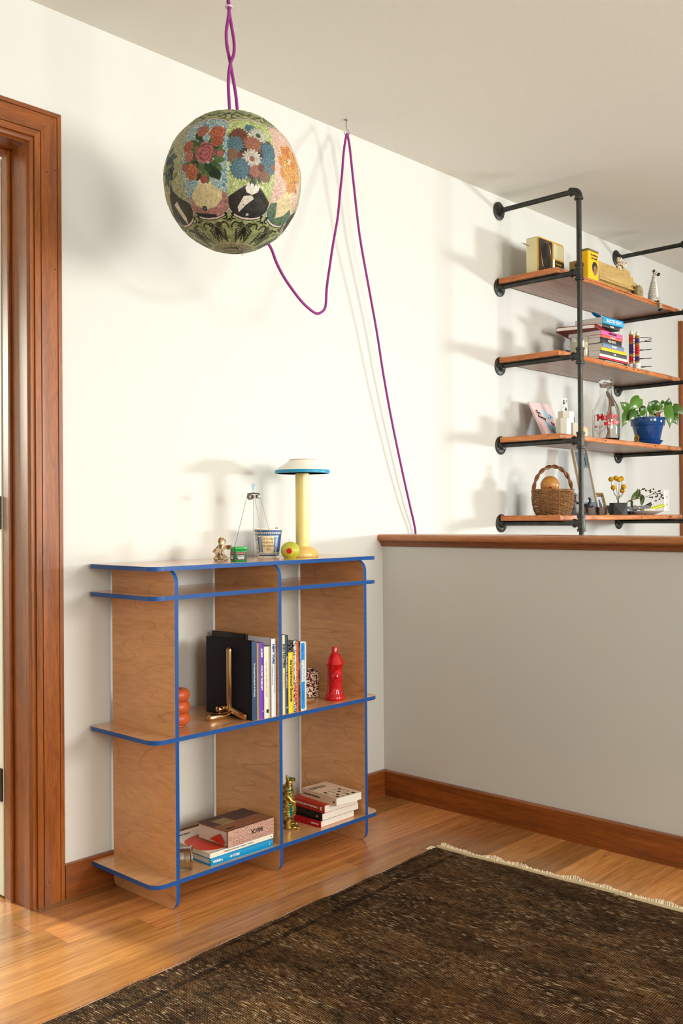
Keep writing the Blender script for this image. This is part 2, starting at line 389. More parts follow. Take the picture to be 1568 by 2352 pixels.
# ---------------------------------------------------------------- doorway on the left
def casing_profile():
    # across the casing: u from outer edge 0 to inner edge .104, depth d
    return [(0, 0), (0, .016), (.002, .018), (.0125, .018), (.0138, .0135), (.0152, .018), (.040, .0195), (.0625, .019), (.0640, .0140), (.0655, .019), (.0825, .0195), (.0845, .0140), (.0870, .0200), (.0935, .0245), (.0990, .0225), (.1030, .0150), (.104, .0)]
def casing_leg(mb, xo, s, z1, zi):
    P = casing_profile(); vs = []
    for u, d in P: vs.append((xo+s*u, -d, 0))
    for u, d in P: vs.append((xo+s*u, -d, z1-u))
    n = len(P); fs = [(i, i+1, n+i+1, n+i) if s > 0 else (i+1, i, n+i, n+i+1) for i in range(n-1)]
    mb.add(vs, fs)
def casing_head(mb, x0, x1, z1):
    P = casing_profile(); n = len(P); vs = [(x0+u, -d, z1-u) for u, d in P]+[(x1-u, -d, z1-u) for u, d in P]
    mb.add(vs, [(i, i+1, n+i+1, n+i) for i in range(n-1)])
d1 = MB(); casing_leg(d1, -1.355, -1, 2.149, 0)
door1 = struct('door_1', d1, M_trim, smooth=30)
m = MB(); casing_leg(m, -2.42, 1, 2.149, 0); obj('casing_leg', m, M_trim, door1, smooth=30)
m = MB(); casing_head(m, -2.42, -1.355, 2.149); obj('casing_head', m, M_trimX, door1, smooth=30)
obj('jamb', MB().box(-1.459, -1.440, -.014, .104, 0, 2.05), M_trim, door1, smooth=0, bevel=.001)
obj('jamb', MB().box(-2.335, -2.316, -.014, .104, 0, 2.05), M_trim, door1, smooth=0, bevel=.001)
obj('jamb_head', MB().box(-2.316, -1.459, -.014, .104, 2.045, 2.06), M_trimX, door1, smooth=0, bevel=.001)
obj('door_stop', MB().box(-1.469, -1.459, .068, .1035, 0, 2.045), M_trim, door1, smooth=0, bevel=.003)
obj('door_stop', MB().box(-2.316, -2.306, .068, .1035, 0, 2.045), M_trim, door1, smooth=0, bevel=.003)
obj('door_stop', MB().box(-2.306, -1.469, .068, .1035, 2.033, 2.045), M_trimX, door1, smooth=0, bevel=.003)
M_nail = mat('nail_hole', S(30, 16, 8), .8)
for xx, zz in ((-1.400, 1.98), (-1.376, 1.99), (-1.378, 1.72), (-1.416, .05), (-1.404, .06)):
    obj('nail_hole', MB().lathe([(.0016, -.0004), (.0016, .0003)], 8, (0,0,0), M=Matrix.Rotation(PI/2, 4, 'X')), M_nail, door1, loc=(xx, -.0197, zz))
# white panelled door, open into the hall
leaf = thing('door_leaf', 'white painted door standing open beyond the left wooden casing', 'door', (-1.4365, .107, 0))
M_leaf = mat('door_white', S(222, 226, 212), .5)
lm = MB().box(-.034, -.004, .0, .80, .008, 2.03)
obj('panel', lm, M_leaf, leaf, smooth=0, bevel=.002)
for z0, z1 in ((.2, .85), (1.0, 1.85)):
    fr = MB()
    for a, b, e, g in ((.10, .12, z0, z1), (.68, .70, z0, z1), (.12, .68, z0, z0+.02), (.12, .68, z1-.02, z1)): fr.box(-.040, -.034, a, b, e, g)
    obj('panel_moulding', fr, M_leaf, leaf, smooth=0, bevel=.002)
M_hinge = mat('hinge_black', S(14, 14, 14), .35, metal=.4)
for z0, m_ in ((.267, M_hinge), (1.013, M_hinge)):
    MX_ = Matrix(((0,0,1,0),(1,0,0,0),(0,1,0,0),(0,0,0,1)))
    h = obj('hinge', MB().prism(rrect(.001, .036, z0, z0+.090, (.008, .001, .001, .008), 4), -.0375, -.034, MX_), m_, leaf)
    for k in range(3):
        obj('screw', MB().lathe([(.0042, 0), (.0042, .0008), (.002, .0012)], 10, M=Matrix.Rotation(-PI/2, 4, 'Y')), M_steel, h, loc=(-.0375, .017, z0+.013+.032*k))
# doorway at the far right
d2 = MB()
def plain_leg(mb, x0, x1, z): mb.box(x0, x1, -.024, 0, 0, z)
plain_leg(d2, 2.603, 2.715, 2.150)
door2 = struct('door_2', d2, M_trim, smooth=0, bevel=.003)
obj('casing_leg', MB().box(3.495, 3.605, -.024, 0, 0, 2.150), M_trim, door2, smooth=0, bevel=.003)
obj('casing_head', MB().box(2.715, 3.495, -.024, 0, 2.040, 2.150), M_trimX, door2, smooth=0, bevel=.003)
obj('door_panel', MB().box(2.71, 3.5, .03, .07, 0, 2.045), M_trim, door2, smooth=0)
# ---------------------------------------------------------------- bookcase
BX = [-1.203, -.828, -.454]; PT = .0122; YFR, YBK = -.312, -.020
bc = thing('bookcase', 'maple plywood bookcase with blue stained edges standing against the wall', 'bookcase', (-.828, -.166, 0))
MXp = Matrix(((0,0,1,0),(1,0,0,0),(0,1,0,0),(0,0,0,1)))
for x in BX:
    pr = rrect(YFR+.0008, YBK, 0, .9015, (.010, .035, .032, .020), 7)
    obj('upright', MB().prism(pr, x, x+PT, MXp, 0, 1), [M_ply, M_blue], bc, smooth=50)
SZ = [.9125, .8350, .4585, .0825]; ST = .0118
for z in SZ:
    pr = rrect(-1.2715, -.3795, YFR, -.0075, (.016, .016, .036, .036), 7)
    obj('shelf', MB().prism(pr, z-ST, z, None, 0, 1), [M_plyS, M_blue], bc, smooth=50)
localize(bc)
# ---------------------------------------------------------------- rug
rug = thing('rug', 'dark brown distressed wool rug with a cream fringe on the wooden floor', 'rug', (-.362, -.524, 0), math.radians(2.4))
RW, RL, RT = 2.3, 3.2, .007
random.seed(3)
nx, ny = 120, 90
vs = []; fs = []
def rugz(x, y): return RT+.0012*math.sin(x*7.3+y*2.1)*math.sin(y*5.7)+.0006*math.sin(x*31+y*17)
def edge(t): return .0025*math.sin(t*9.1)+.0018*math.sin(t*23+1)+.001*math.sin(t*61)
for j in range(ny+1):
    for i in range(nx+1):
        x = -RL*i/nx; yy = -RW*j/ny
        ex = edge(yy)*(1-i/nx); ey = edge(x+5)*(1-j/ny)
        vs.append((x+ex, yy+ey, rugz(x, yy)))
for j in range(ny):
    for i in range(nx):
        a = j*(nx+1)+i; fs.append((a, a+1, a+nx+2, a+nx+1))
nb = len(vs); ring = [i for i in range(nx+1)]+[j*(nx+1)+nx for j in range(1, ny+1)]+[ny*(nx+1)+i for i in range(nx-1, -1, -1)]+[j*(nx+1) for j in range(ny-1, 0, -1)]
vs += [(vs[k][0], vs[k][1], .0003) for k in ring]
for a in range(len(ring)):
    b = (a+1) % len(ring); fs.append((ring[b], ring[a], nb+a, nb+b))
# rug weave material
m, N, L, b = newmat('rug_wool')
tc = N.new('ShaderNodeTexCoord')
def mathn(op, *ins):
    n = N.new('ShaderNodeMath'); n.operation = op
    for i, v in enumerate(ins):
        if isinstance(v, (int, float)): n.inputs[i].default_value = v
        else: L.new(v, n.inputs[i])
    return n.outputs[0]
def noise(scale, stretch=(1,1,1), detail=4, rough=.6):
    mp = N.new('ShaderNodeMapping'); mp.inputs['Scale'].default_value = stretch; L.new(tc.outputs['Object'], mp.inputs[0])
    n = N.new('ShaderNodeTexNoise'); n.inputs['Scale'].default_value = scale; n.inputs['Detail'].default_value = detail; n.inputs['Roughness'].default_value = rough; L.new(mp.outputs[0], n.inputs['Vector']); return n.outputs['Fac']
def ramp(fac, *st):
    r = N.new('ShaderNodeValToRGB'); L.new(fac, r.inputs[0]); e = r.color_ramp.elements
    e[0].position, e[0].color = st[0][0], (*st[0][1], 1); e[1].position, e[1].color = st[-1][0], (*st[-1][1], 1)
    for p_, c_ in st[1:-1]: q = e.new(p_); q.color = (*c_, 1)
    return r.outputs[0]
def mixc(fac, a, b_):
    n = N.new('ShaderNodeMix'); n.data_type = 'RGBA'; L.new(fac, n.inputs[0])
    for k, v in ((6, a), (7, b_)):
        if isinstance(v, tuple): n.inputs[k].default_value = (*v, 1)
        else: L.new(v, n.inputs[k])
    return n.outputs[2]
sp = N.new('ShaderNodeSeparateXYZ'); L.new(tc.outputs['Object'], sp.inputs[0])
basec = ramp(noise(3.2, (1, 1, 1), 5), (.30, S(38, 22, 10)), (.46, S(58, 36, 17)), (.58, S(76, 50, 22)), (.72, S(46, 29, 14)))
fine = noise(170, (1, .6, 1), 2); basec = mixc(ramp(fine, (.46, (0,0,0)), (.60, (.8,.8,.8))), basec, S(28, 17, 10))
# knot grid: pale warp knots showing between the worn pile, in rows along the weft
px, py = .0044, .0052
wob = mathn('MULTIPLY', noise(18, (1, 1, 1), 2), .006)
kx = mathn('SINE', mathn('MULTIPLY', mathn('ADD', sp.outputs['X'], wob), 2*PI/px)); ky = mathn('SINE', mathn('MULTIPLY', mathn('ADD', sp.outputs['Y'], wob), 2*PI/py))
dot = mathn('MULTIPLY', mathn('ADD', mathn('MULTIPLY', kx, .5), .5), mathn('ADD', mathn('MULTIPLY', ky, .5), .5))
dotm = ramp(dot, (.42, (0,0,0)), (.78, (1,1,1)))
wear = ramp(noise(2.6, (1.2, .8, 1), 5), (.36, (.30,.30,.30)), (.62, (1,1,1)))
wearf = ramp(noise(150, (1, .30, 1), 2), (.38, (.0,.0,.0)), (.56, (1,1,1)))
mk = mathn('MULTIPLY', mathn('MULTIPLY', dotm, wear), wearf)
c = mixc(mk, basec, S(190, 162, 124))
med = ramp(noise(30, (1, .28, 1), 3), (.36, (.55,.55,.55)), (.62, (1.25,1.2,1.15)))
mm_ = N.new('ShaderNodeMix'); mm_.data_type = 'RGBA'; mm_.blend_type = 'MULTIPLY'; mm_.inputs[0].default_value = 1; L.new(c, mm_.inputs[6]); L.new(med, mm_.inputs[7]); c = mm_.outputs[2]
# bright worn threads following the weft
st = ramp(noise(420, (1, .09, 1), 1, .4), (.625, (0,0,0)), (.69, (1,1,1)))
stm = mathn('MULTIPLY', st, ramp(noise(9, (1, .6, 1), 3), (.40, (.08,.08,.08)), (.58, (1,1,1))))
c = mixc(mathn('MULTIPLY', stm, .75), c, S(206, 180, 144))
# faded border bands and motif remnants
bl = ramp(noise(11, (1, 1, 1), 4, .7), (.62, (0,0,0)), (.70, (.6,.6,.6)))
c = mixc(bl, c, S(30, 22, 14))
def band(coord, lo, hi):
    return mathn('MULTIPLY', mathn('GREATER_THAN', coord, lo), mathn('LESS_THAN', coord, hi))
bd = mathn('ADD', band(sp.outputs['Y'], -.092, -.074), band(sp.outputs['Y'], -.022, -.012))
bn = mathn('MULTIPLY', mathn('MINIMUM', bd, 1), ramp(noise(26, (1,1,1), 2), (.36, (.1,.1,.1)), (.52, (.8,.8,.8))))
c = mixc(bn, c, S(30, 19, 12))
L.new(c, b.inputs['Base Color']); b.inputs['Roughness'].default_value = .85; b.inputs['Specular IOR Level'].default_value = .06
bp = N.new('ShaderNodeBump'); bp.inputs['Strength'].default_value = .5; bp.inputs['Distance'].default_value = .002; L.new(fine, bp.inputs['Height']); L.new(bp.outputs[0], b.inputs['Normal'])
obj('pile', MB().add(vs, fs), m, rug, smooth=60)
# cream kilim edge and fringe along the short side, pinkish tufts on the long side
M_fr = mat('fringe_cotton', S(232, 216, 186), .9, var=.15, vscale=60)
sel = MB(); pts = [(edge(-RW*t/80)+.006, -RW*t/80, .0065) for t in range(81)]
sel.tube(pts, .0055, 6); obj('fringe_binding', sel, mat('fringe_binding', S(206, 186, 148), .9), rug)
fr = MB(); t = .012
while t < RW-.3:
    lump = .5+.5*math.sin(t*37)*math.sin(t*11.3)+.35*math.sin(t*71)
    for _ in range(5):
        x0 = edge(-t)+.008; dx = random.uniform(.008, .018)*(.75+.4*lump); dz = random.uniform(.001, .010)*(.6+.6*max(0, lump)); dy = random.uniform(-.006, .006)
        yy = -t+random.uniform(-.003, .003)
        fr.tube([(x0-.003, yy, .006), (x0+dx*.5, yy+dy*.4, .008+dz), (x0+dx, yy+dy, .004+dz*.7)], [.0016, .0017, .0009], 4)
    t += .0042
for k in range(14):
    a = random.uniform(-.3, .7); fr.tube([(-.004, .0, .007), (-.012-.012*random.random(), .010*math.sin(a)+.004, .011), (-.022-.012*random.random(), .012*math.sin(a*1.7)+.005, .006)], [.0014, .0014, .0007], 4)
tag(obj('fringe', fr, M_fr, rug, smooth=0), None, None, kind='stuff')
lo = MB()
for k in range(46):
    x = -random.random()*2.2; lo.tube([(x, edge(x+5)-.002, .008), (x+random.uniform(-.006,.006), edge(x+5)+random.uniform(.001, .004), .0085+random.random()*.002), (x+random.uniform(-.006,.006), edge(x+5)+random.uniform(.0,.003), .005)], .0007, 4)
obj('selvedge', MB().tube([(-RL*t/160, edge(-RL*t/160+5)+.0006, .0055) for t in range(161)], .0016, 6), mat('selvedge_pink', S(196, 160, 140), .9), rug)
tag(obj('loose_thread', lo, mat('thread_pink', S(190, 150, 150), .9), rug, smooth=0), None, None, kind='stuff')
# ---------------------------------------------------------------- pipe shelf
PZ = [2.372, 2.037, 1.693, 1.3475, 1.008]; PR = .0107; PY = -.392
ps = thing('pipe_shelf', 'wall-mounted shelf of black iron pipe carrying four reclaimed wooden boards', 'shelf', (.79, PY, 0))
RXm = Matrix.Rotation(PI/2, 4, 'X')   # lathe axis -> -y
def flange(x, z):
    o = obj('flange', MB().lathe([(.0, 0), (.039, 0), (.040, .002), (.0395, .0055), (.037, .007), (.022, .0075), (.0185, .012), (.0165, .019), (.0168, .024), (.013, .0245), (.0, .0245)], 32, (x, -.0005, z), M=RXm), M_pipe, ps)
    for k in range(4):
        a = PI/4+k*PI/2
        obj('screw', MB().lathe([(.0048, 0), (.0048, .0012), (.003, .0022), (0, .0022)], 10, (x+.029*math.cos(a), -.0073, z+.029*math.sin(a)), M=RXm), M_black, o)
def band(mb, c, r, h, ax):
    M_ = Matrix() if ax == 'z' else RXm
    mb.lathe([(r*.86, -h/2-.001), (r, -h/2), (r*1.02, 0), (r, h/2), (r*.86, h/2+.001)], 24, c, M=M_)
for x in (.79, 1.866):
    for i, z in enumerate(PZ):
        flange(x, z)
        obj('pipe', MB().tube([(x, -.022, z), (x, PY+.03, z)], PR, 20), M_pipe, ps)
        if i == 0:
            el = MB(); arc = [(x, PY+.030-.0*k, z) for k in range(1)]+[(x, PY+.026*(1-math.sin(a))+.0, z-.026*(1-math.cos(a))) for a in [PI/2*k/8 for k in range(9)]]
            arc = [(x, PY+.034, z)]+arc[1:]+[(x, PY, z-.034)]
            el.tube(arc, .0150, 20); band(el, (x, PY+.034, z), .0178, .009, 'y'); band(el, (x, PY, z-.034), .0178, .009, 'z')
            obj('elbow', el, M_pipe, ps)
        else:
            te = MB().tube([(x, PY, z-.030), (x, PY, z+.030)], .0155, 20).tube([(x, PY, z), (x, PY+.032, z)], .0150, 20)
            band(te, (x, PY, z-.029), .0182, .009, 'z'); band(te, (x, PY, z+.029), .0182, .009, 'z'); band(te, (x, PY+.031, z), .0178, .009, 'y')
            obj('tee_fitting', te, M_pipe, ps)
        zt = z-.03; zb = (PZ[i+1]+.028) if i < 4 else .012
        obj('pipe', MB().tube([(x, PY, zb), (x, PY, zt)], PR, 20), M_pipe, ps)
    obj('floor_flange', MB().lathe([(.040, 0), (.040, .006), (.02, .008), (.0165, .02), (.012, .02)], 28, (x, PY, 0)), M_pipe, ps)
BT = [z+PR+.0225 for z in PZ[1:]]
BTop = BT
random.seed(11)
for k, zt in enumerate(BT):
    z0 = zt-.0222; n = 46; x0, x1 = .768, 1.935; vs = []; fs = []
    sec = []
    for i in range(n+1):
        x = x0+(x1-x0)*i/n
        wob = .0025*math.sin(x*9+k*2)+.0015*math.sin(x*27+k)
        yf = -.307+wob; ch = .004+.0012*math.sin(x*15+k)
        zz = .0008*math.sin(x*5+k*1.3)
        gr_ = [(x, yf, zt-.0135), (x, yf+.007, zt-.0135), (x, yf+.007, zt-.0095), (x, yf, zt-.0095)] if k == 0 else []
        sec.append([(x, -.014, z0), (x, yf+.003, z0), (x, yf-.0005, z0+.004)]+gr_+[(x, yf, zt-ch+zz), (x, yf+.004, zt), (x, -.014, zt)])
    m6 = len(sec[0]); mb = MB()
    for s_ in sec: vs += s_
    for i in range(n):
        for j in range(m6):
            a = i*m6+j; b_ = i*m6+(j+1) % m6; fs.append((a, b_, b_+m6, a+m6)); 
    mb.add(vs, fs)
    mb.mi = [1 if 1 <= (q % m6) <= m6-3 else 0 for q in range(len(fs))]
    mb.add([], []); mb.f.append([i for i in range(m6)][::-1]); mb.mi.append(2); mb.f.append([n*m6+i for i in range(m6)]); mb.mi.append(2)
    o = obj('board', mb, [M_board, M_bedge, M_bend], ps, smooth=35)
    o['label'] = 'reclaimed wooden shelf board with worn orange front edge'
    for q in range(5):
        xx = random.uniform(x0+.1, x1-.1)
        obj('nail_hole', MB().ball((xx, -.3075, zt-.011), (.003, .002, .0028), 10, 6), mat('nail_hole', S(30, 16, 8), .8), o)
localize(ps)
Z1b, Z2b, Z3b, Z4b = BT

# ---------------------------------------------------------------- globe lantern
GX, GY, GZ, GR = -1.154, -.5, 1.894, .1745
lan = thing('globe_lantern', 'round paper globe lantern printed with flower-headed portraits, hanging on a purple cord', 'lamp', (GX, GY, 2.44))
NL, NT = 1080, 500
lon = np.degrees(np.linspace(-PI, PI, NL, endpoint=False)); lat = np.linspace(-89.6, 80.0, NT)
LO, LA = np.meshgrid(lon, lat)
rng = np.random.RandomState(5)
def smooth_noise(sx, sy, seed):
    r = np.random.RandomState(seed).rand(sy+1, sx+1); r[:, -1] = r[:, 0]
    u = (LO+180)/360*sx; v = (LA+90)/180*sy; i = np.floor(u).astype(int) % sx; j = np.clip(np.floor(v).astype(int), 0, sy-1); fu = u-np.floor(u); fv = v-j
    fu = fu*fu*(3-2*fu); fv = fv*fv*(3-2*fv)
    return (r[j, i]*(1-fu)+r[j, (i+1) % sx]*fu)*(1-fv)+(r[j+1, i]*(1-fu)+r[j+1, (i+1) % sx]*fu)*fv
n1 = smooth_noise(72, 44, 1); n2 = smooth_noise(160, 100, 2); n3 = smooth_noise(260, 160, 3)
img = np.zeros(LO.shape+(3,))
def setc(mask, col, k=1.0):
    col = np.array(col); 
    if np.ndim(k) == 0: k = np.full(mask.shape, k)
    a = (mask*1.0)[..., None]
    img[:] = img*(1-a)+a*(col*k[..., None])
green_l, green_d = np.array(S(176, 184, 124)), np.array(S(112, 128, 60))
img[:] = green_l+(green_d-green_l)*np.clip((n1*.6+n2*.6-.35)*1.6, 0, 1)[..., None]
PW = 40.0; OFF = 4.0+8.4   # seam nearest the camera side is set by the lantern's rotation below
U = ((LO+180) % PW)-PW/2; K = np.floor((LO+180)/PW).astype(int) % 9
V = LA
CL = np.cos(np.radians(LA))
# window outline of each portrait
top = 31+8*np.sqrt(np.clip(1-(U/20)**2, 0, 1)); bot = -35-10*np.sqrt(np.clip(1-(U/20)**2, 0, 1))
ink = np.array(S(24, 22, 18)); cream = np.array(S(226, 206, 190))
setc((V < top+2.6) & (V > bot-2.6), ink); setc((V < top+1.8) & (V > bot-1.8), cream); setc((V < top+.2) & (V > bot-.4), ink)
inside = (V < top-.4) & (V > bot+.1)
kinds = K % 4
bgc = {0: (S(196, 190, 150), S(150, 150, 100)), 1: (S(206, 214, 186), S(86, 150, 176)), 2: (S(214, 216, 160), S(150, 176, 80)), 3: (S(222, 196, 172), S(206, 160, 140))}
for k_, (a_, b_) in bgc.items():
    mk = inside & (kinds == k_); pat = np.clip((np.abs(np.sin(n1*15+n2*4))-.45)*4, 0, 1)
    im = np.array(a_)+(np.array(b_)-np.array(a_))*pat[..., None]
    img[mk] = im[mk]
def ell(k_, cu, cv, ru, rv, rot=0):
    du = (U-cu)*CL; dv = V-cv; c_, s_ = math.cos(rot), math.sin(rot); x = du*c_+dv*s_; y_ = -du*s_+dv*c_
    q = np.sqrt((x/ru)**2+(y_/rv)**2); th = np.arctan2(y_/rv, x/ru)
    return q, th, inside & (kinds == k_)
def rose(k_, cu, cv, r, col, dark, rv=None):
    q, th, m_ = ell(k_, cu, cv, r, rv or r)
    edge_ = 1+.08*np.sin(th*7+cu)+.05*np.sin(th*11+cv); mk = m_ & (q < edge_)
    pt = .5+.5*np.sin(q*17+th*1.0+1.5*np.sin(th*3+q*4)+n3*4); sh = .55+.5*pt
    mixk = np.clip((1-pt)*.85, 0, 1)[..., None]; im = np.array(col)*(1-mixk)+np.array(dark)*mixk
    img[mk] = im[mk]
def mum(k_, cu, cv, r, col, dark, cen=None):
    q, th, m_ = ell(k_, cu, cv, r, r)
    mk = m_ & (q < 1+.13*np.sin(th*17+cu*3)); pt = np.clip(.5+.5*np.sin(th*26+np.floor(q*5)*1.7+n3*3)+.2*np.sin(q*20), 0, 1)
    mixk = np.clip(1-pt, 0, 1)[..., None]*.85; im = np.array(col)*(1-mixk)+np.array(dark)*mixk; img[mk] = im[mk]
    if cen is not None:
        mk = m_ & (q < .3+.06*np.sin(th*9)); img[mk] = np.array(cen)
def leafd(k_, cu, cv, l, w_, rot, col):
    du = (U-cu)*CL; dv = V-cv; x = du*math.cos(rot)+dv*math.sin(rot); y_ = -du*math.sin(rot)+dv*math.cos(rot)
    t_ = x/l; mk = inside & (kinds == k_) & (t_ > 0) & (t_ < 1) & (np.abs(y_) < w_*np.sin(np.clip(t_, 0, 1)*PI)**.8)
    vein = np.clip(1-np.abs(y_)/.35, 0, 1)*.4+.25*n3
    im = np.array(col)*(.75+vein)[..., None]; img[mk] = im[mk]
def poly(k_, pts, col, tex=.3):
    mk = np.zeros(U.shape, bool); n_ = len(pts); uu = U*CL
    for i in range(n_):
        (x0_, y0_), (x1_, y1_) = pts[i], pts[(i+1) % n_]
        c_ = ((y0_ > V) != (y1_ > V)) & (uu < (x1_-x0_)*(V-y0_)/((y1_-y0_) or 1e-9)+x0_); mk ^= c_
    mk &= inside & (kinds == k_); img[mk] = (np.array(col)*(1-tex+2*tex*(n2*.5+n3*.5))[..., None])[mk]
# 1: lady with a bouquet of roses
poly(1, [(-15.5,-46), (-16,-31), (-14,-26), (-6,-19), (-4,-12), (4,-12), (6,-19), (13,-25), (16,-30), (16,-46)], S(222, 206, 148), .12)
poly(1, [(-16,-46), (-16.5,-27), (-14,-26), (-11.5,-33), (-4,-38), (5,-37), (12,-31), (13.5,-24), (17,-27), (17,-46)], S(176, 122, 112), .45)
poly(1, [(-16,-46), (-15,-38.5), (-6,-41), (4,-43), (8,-50), (-10,-50)], S(30, 42, 52), .4)
q, th, m_ = ell(1, -5, -37, 2.0, 2.0); img[m_ & (q < 1)] = np.array(S(24, 22, 26)); q, th, m_ = ell(1, -5, -37, 1.1, 1.1); img[m_ & (q < 1)] = np.array(S(60, 120, 140))
for j in range(11):
    a = PI*(1.08+.84*j/10); q, th, m_ = ell(1, 5.2*math.cos(a), -13+5.5*math.sin(a), .75, .75); img[m_ & (q < 1)] = np.array(S(232, 226, 210))
gl = [S(46, 74, 34), S(62, 96, 44), S(34, 54, 28), S(84, 116, 58)]
r_ = random.Random(4)
for j in range(46):
    a = r_.random()*2*PI; rr = r_.uniform(3, 14); leafd(1, rr*math.cos(a)*.9, 2+rr*math.sin(a)*1.12, r_.uniform(7, 11), r_.uniform(2.0, 3.4), a+r_.uniform(-.6, .6), r_.choice(gl))
for cu, cv, r, c1_, c2_ in ((-2, 21, 4.6, S(196, 120, 92), S(112, 60, 44)), (8.5, 18.5, 5.8, S(206, 108, 60), S(128, 56, 28)), (-11, 11, 4.6, S(196, 100, 64), S(118, 54, 34)), (-9.5, 4, 4.0, S(206, 122, 100), S(130, 66, 52)), (9, 12, 4.2, S(190, 92, 48), S(112, 50, 26)), (1.5, 5.0, 7.6, S(196, 106, 104), S(110, 44, 48)), (-8, -6, 5.6, S(212, 120, 68), S(134, 62, 30)), (-13, -2.5, 2.6, S(190, 104, 88), S(112, 56, 46)), (0, -11.5, 2.8, S(196, 88, 64), S(110, 40, 28)), (11, 3.5, 2.6, S(188, 110, 92), S(110, 60, 50))):
    rose(1, cu*1.32, 3+(cv-3)*1.25, r*1.15, c1_, c2_)
# 2: gentleman with chrysanthemums
poly(2, [(-18,-50), (-17.5,-29), (-11,-24), (-4,-19), (6,-19), (12,-25), (18,-31), (18,-50)], S(46, 44, 38), .45)
poly(2, [(-9,-37), (-5.5,-28), (1.0,-27), (3,-29.5), (-3,-35), (-7.5,-41)], S(224, 216, 196), .1)
poly(2, [(-5,-21.5), (-3.5,-25), (1,-26.5), (5.5,-24), (7,-19), (5,-18), (-3.5,-18)], S(232, 226, 212), .08)
q, th, m_ = ell(2, -.5, -42.5, 1.2, 1.2); img[m_ & (q < 1)] = np.array(S(190, 196, 200)); q, th, m_ = ell(2, -5.8, -35, .45, .45); img[m_ & (q < 1)] = ink
for j in range(30):
    a = -PI/2+r_.uniform(-.55, .55); leafd(2, r_.uniform(-4, 5), -8+r_.uniform(-3, 3), r_.uniform(8, 12), r_.uniform(.35, .8), a, r_.choice([S(70, 80, 50), S(110, 122, 80), S(44, 50, 34)]))
mumc = {'b': (S(92, 140, 156), S(26, 50, 66), None), 'r': (S(132, 76, 58), S(56, 26, 20), None), 'o': (S(184, 116, 84), S(96, 48, 32), None), 'w': (S(226, 222, 206), S(110, 104, 90), S(150, 84, 62)), 'n': (S(150, 112, 78), S(70, 44, 28), None), 'g': (S(222, 220, 206), S(96, 100, 88), S(60, 84, 52))}
q, th, m_ = ell(2, 1.0, 2, 16.0, 16); mk = m_ & (q < 1); img[mk] = (np.array(S(52, 44, 36))*(.6+.7*n3)[..., None])[mk]
for cu, cv, r, t_ in ((0, 24.5, 3.6, 'b'), (-8.5, 18, 5.4, 'r'), (5.5, 19.5, 5.6, 'g'), (-13.5, 17, 2.6, 'r'), (12.5, 14, 2.4, 'r'), (-12, 10.5, 5.6, 'b'), (0.5, 11.5, 5.8, 'o'), (12.0, 8.5, 5.8, 'b'), (-13.5, 2, 4.6, 'n'), (-7.5, 2, 2.6, 'r'), (11.5, -1.5, 6.0, 'b'), (-.5, 1, 5.8, 'w'), (-8.5, -6.5, 6.4, 'b'), (2, -7, 4.0, 'o'), (9.5, -9.5, 3.8, 'n'), (15.5, -2, 1.8, 'o'), (6, -4, 2.4, 'r')):
    mum(2, cu*1.18, 3+(cv-3)*1.15, r*1.26, *mumc[t_])
# 3: lady with orange blossoms
poly(3, [(-15,-48), (-15,-30), (-7,-22), (-3,-14), (4,-14), (7,-22), (15,-29), (16,-48)], S(218, 196, 140), .15)
poly(3, [(-16,-48), (-16,-30), (-10,-28), (-4,-40), (4,-36), (10,-28), (16,-31), (16,-48)], S(84, 112, 84), .5)
poly(3, [(-16,-48), (-15,-38), (-5,-44), (2,-50)], S(28, 110, 112), .3)
for j in range(20):
    a = r_.random()*2*PI; leafd(3, r_.uniform(-9, 9), 3+r_.uniform(-14, 16), 6, 1.3, a, r_.choice(gl))
for j in range(34):
    a = r_.random()*2*PI; rr = math.sqrt(r_.random())*14; rose(3, rr*math.cos(a)*.9, 3+rr*math.sin(a)*1.25, r_.uniform(3.2, 5.4), r_.choice([S(232, 160, 50), S(226, 132, 40), S(240, 180, 70)]), S(150, 84, 24))
# 0: gentleman with dark blue lilies
poly(0, [(-18,-50), (-17,-31), (-9,-24), (-4,-18), (4,-18), (9,-24), (17,-31), (18,-50)], S(58, 50, 36), .45)
poly(0, [(-3,-27), (0,-46), (4,-40), (3,-26)], S(222, 212, 186), .1)
for j in range(60):
    a = r_.random()*2*PI; rr = r_.uniform(0, 13); leafd(0, rr*math.cos(a)*.8, 2+rr*math.sin(a)*1.25, r_.uniform(5, 10), r_.uniform(1.0, 2.2), r_.random()*6.28, r_.choice([S(44, 74, 86), S(60, 100, 112), S(34, 52, 52), S(70, 92, 70), S(120, 130, 70)]))
# black scroll work below and above the portraits
def stamp(pts, rad):
    for (u_, v_) in pts:
        cl = max(.12, math.cos(math.radians(v_)))
        j0 = np.searchsorted(lat, v_-rad-.6); j1 = np.searchsorted(lat, v_+rad+.6)
        for pan in range(9):
            cl_lon = -180+PW*(pan+.5)+u_/cl
            i0 = int((cl_lon-rad/cl-1+180)/360*NL); i1 = int((cl_lon+rad/cl+1+180)/360*NL)+1
            ii = np.arange(i0, i1) % NL
            du = ((lon[ii]-cl_lon+180) % 360-180)*cl; dv = lat[j0:j1]-v_
            mk = (du[None, :]**2+dv[:, None]**2) < rad*rad
            sub = img[j0:j1][:, ii]; sub[mk] = ink; img[j0:j1, ii] = sub
def bez(*P, n=26):
    P = [np.array(p, float) for p in P]; out = []
    for t in np.linspace(0, 1, n):
        Q = P
        while len(Q) > 1: Q = [a*(1-t)+b_*t for a, b_ in zip(Q[:-1], Q[1:])]
        out.append(tuple(Q[0]))
    return out
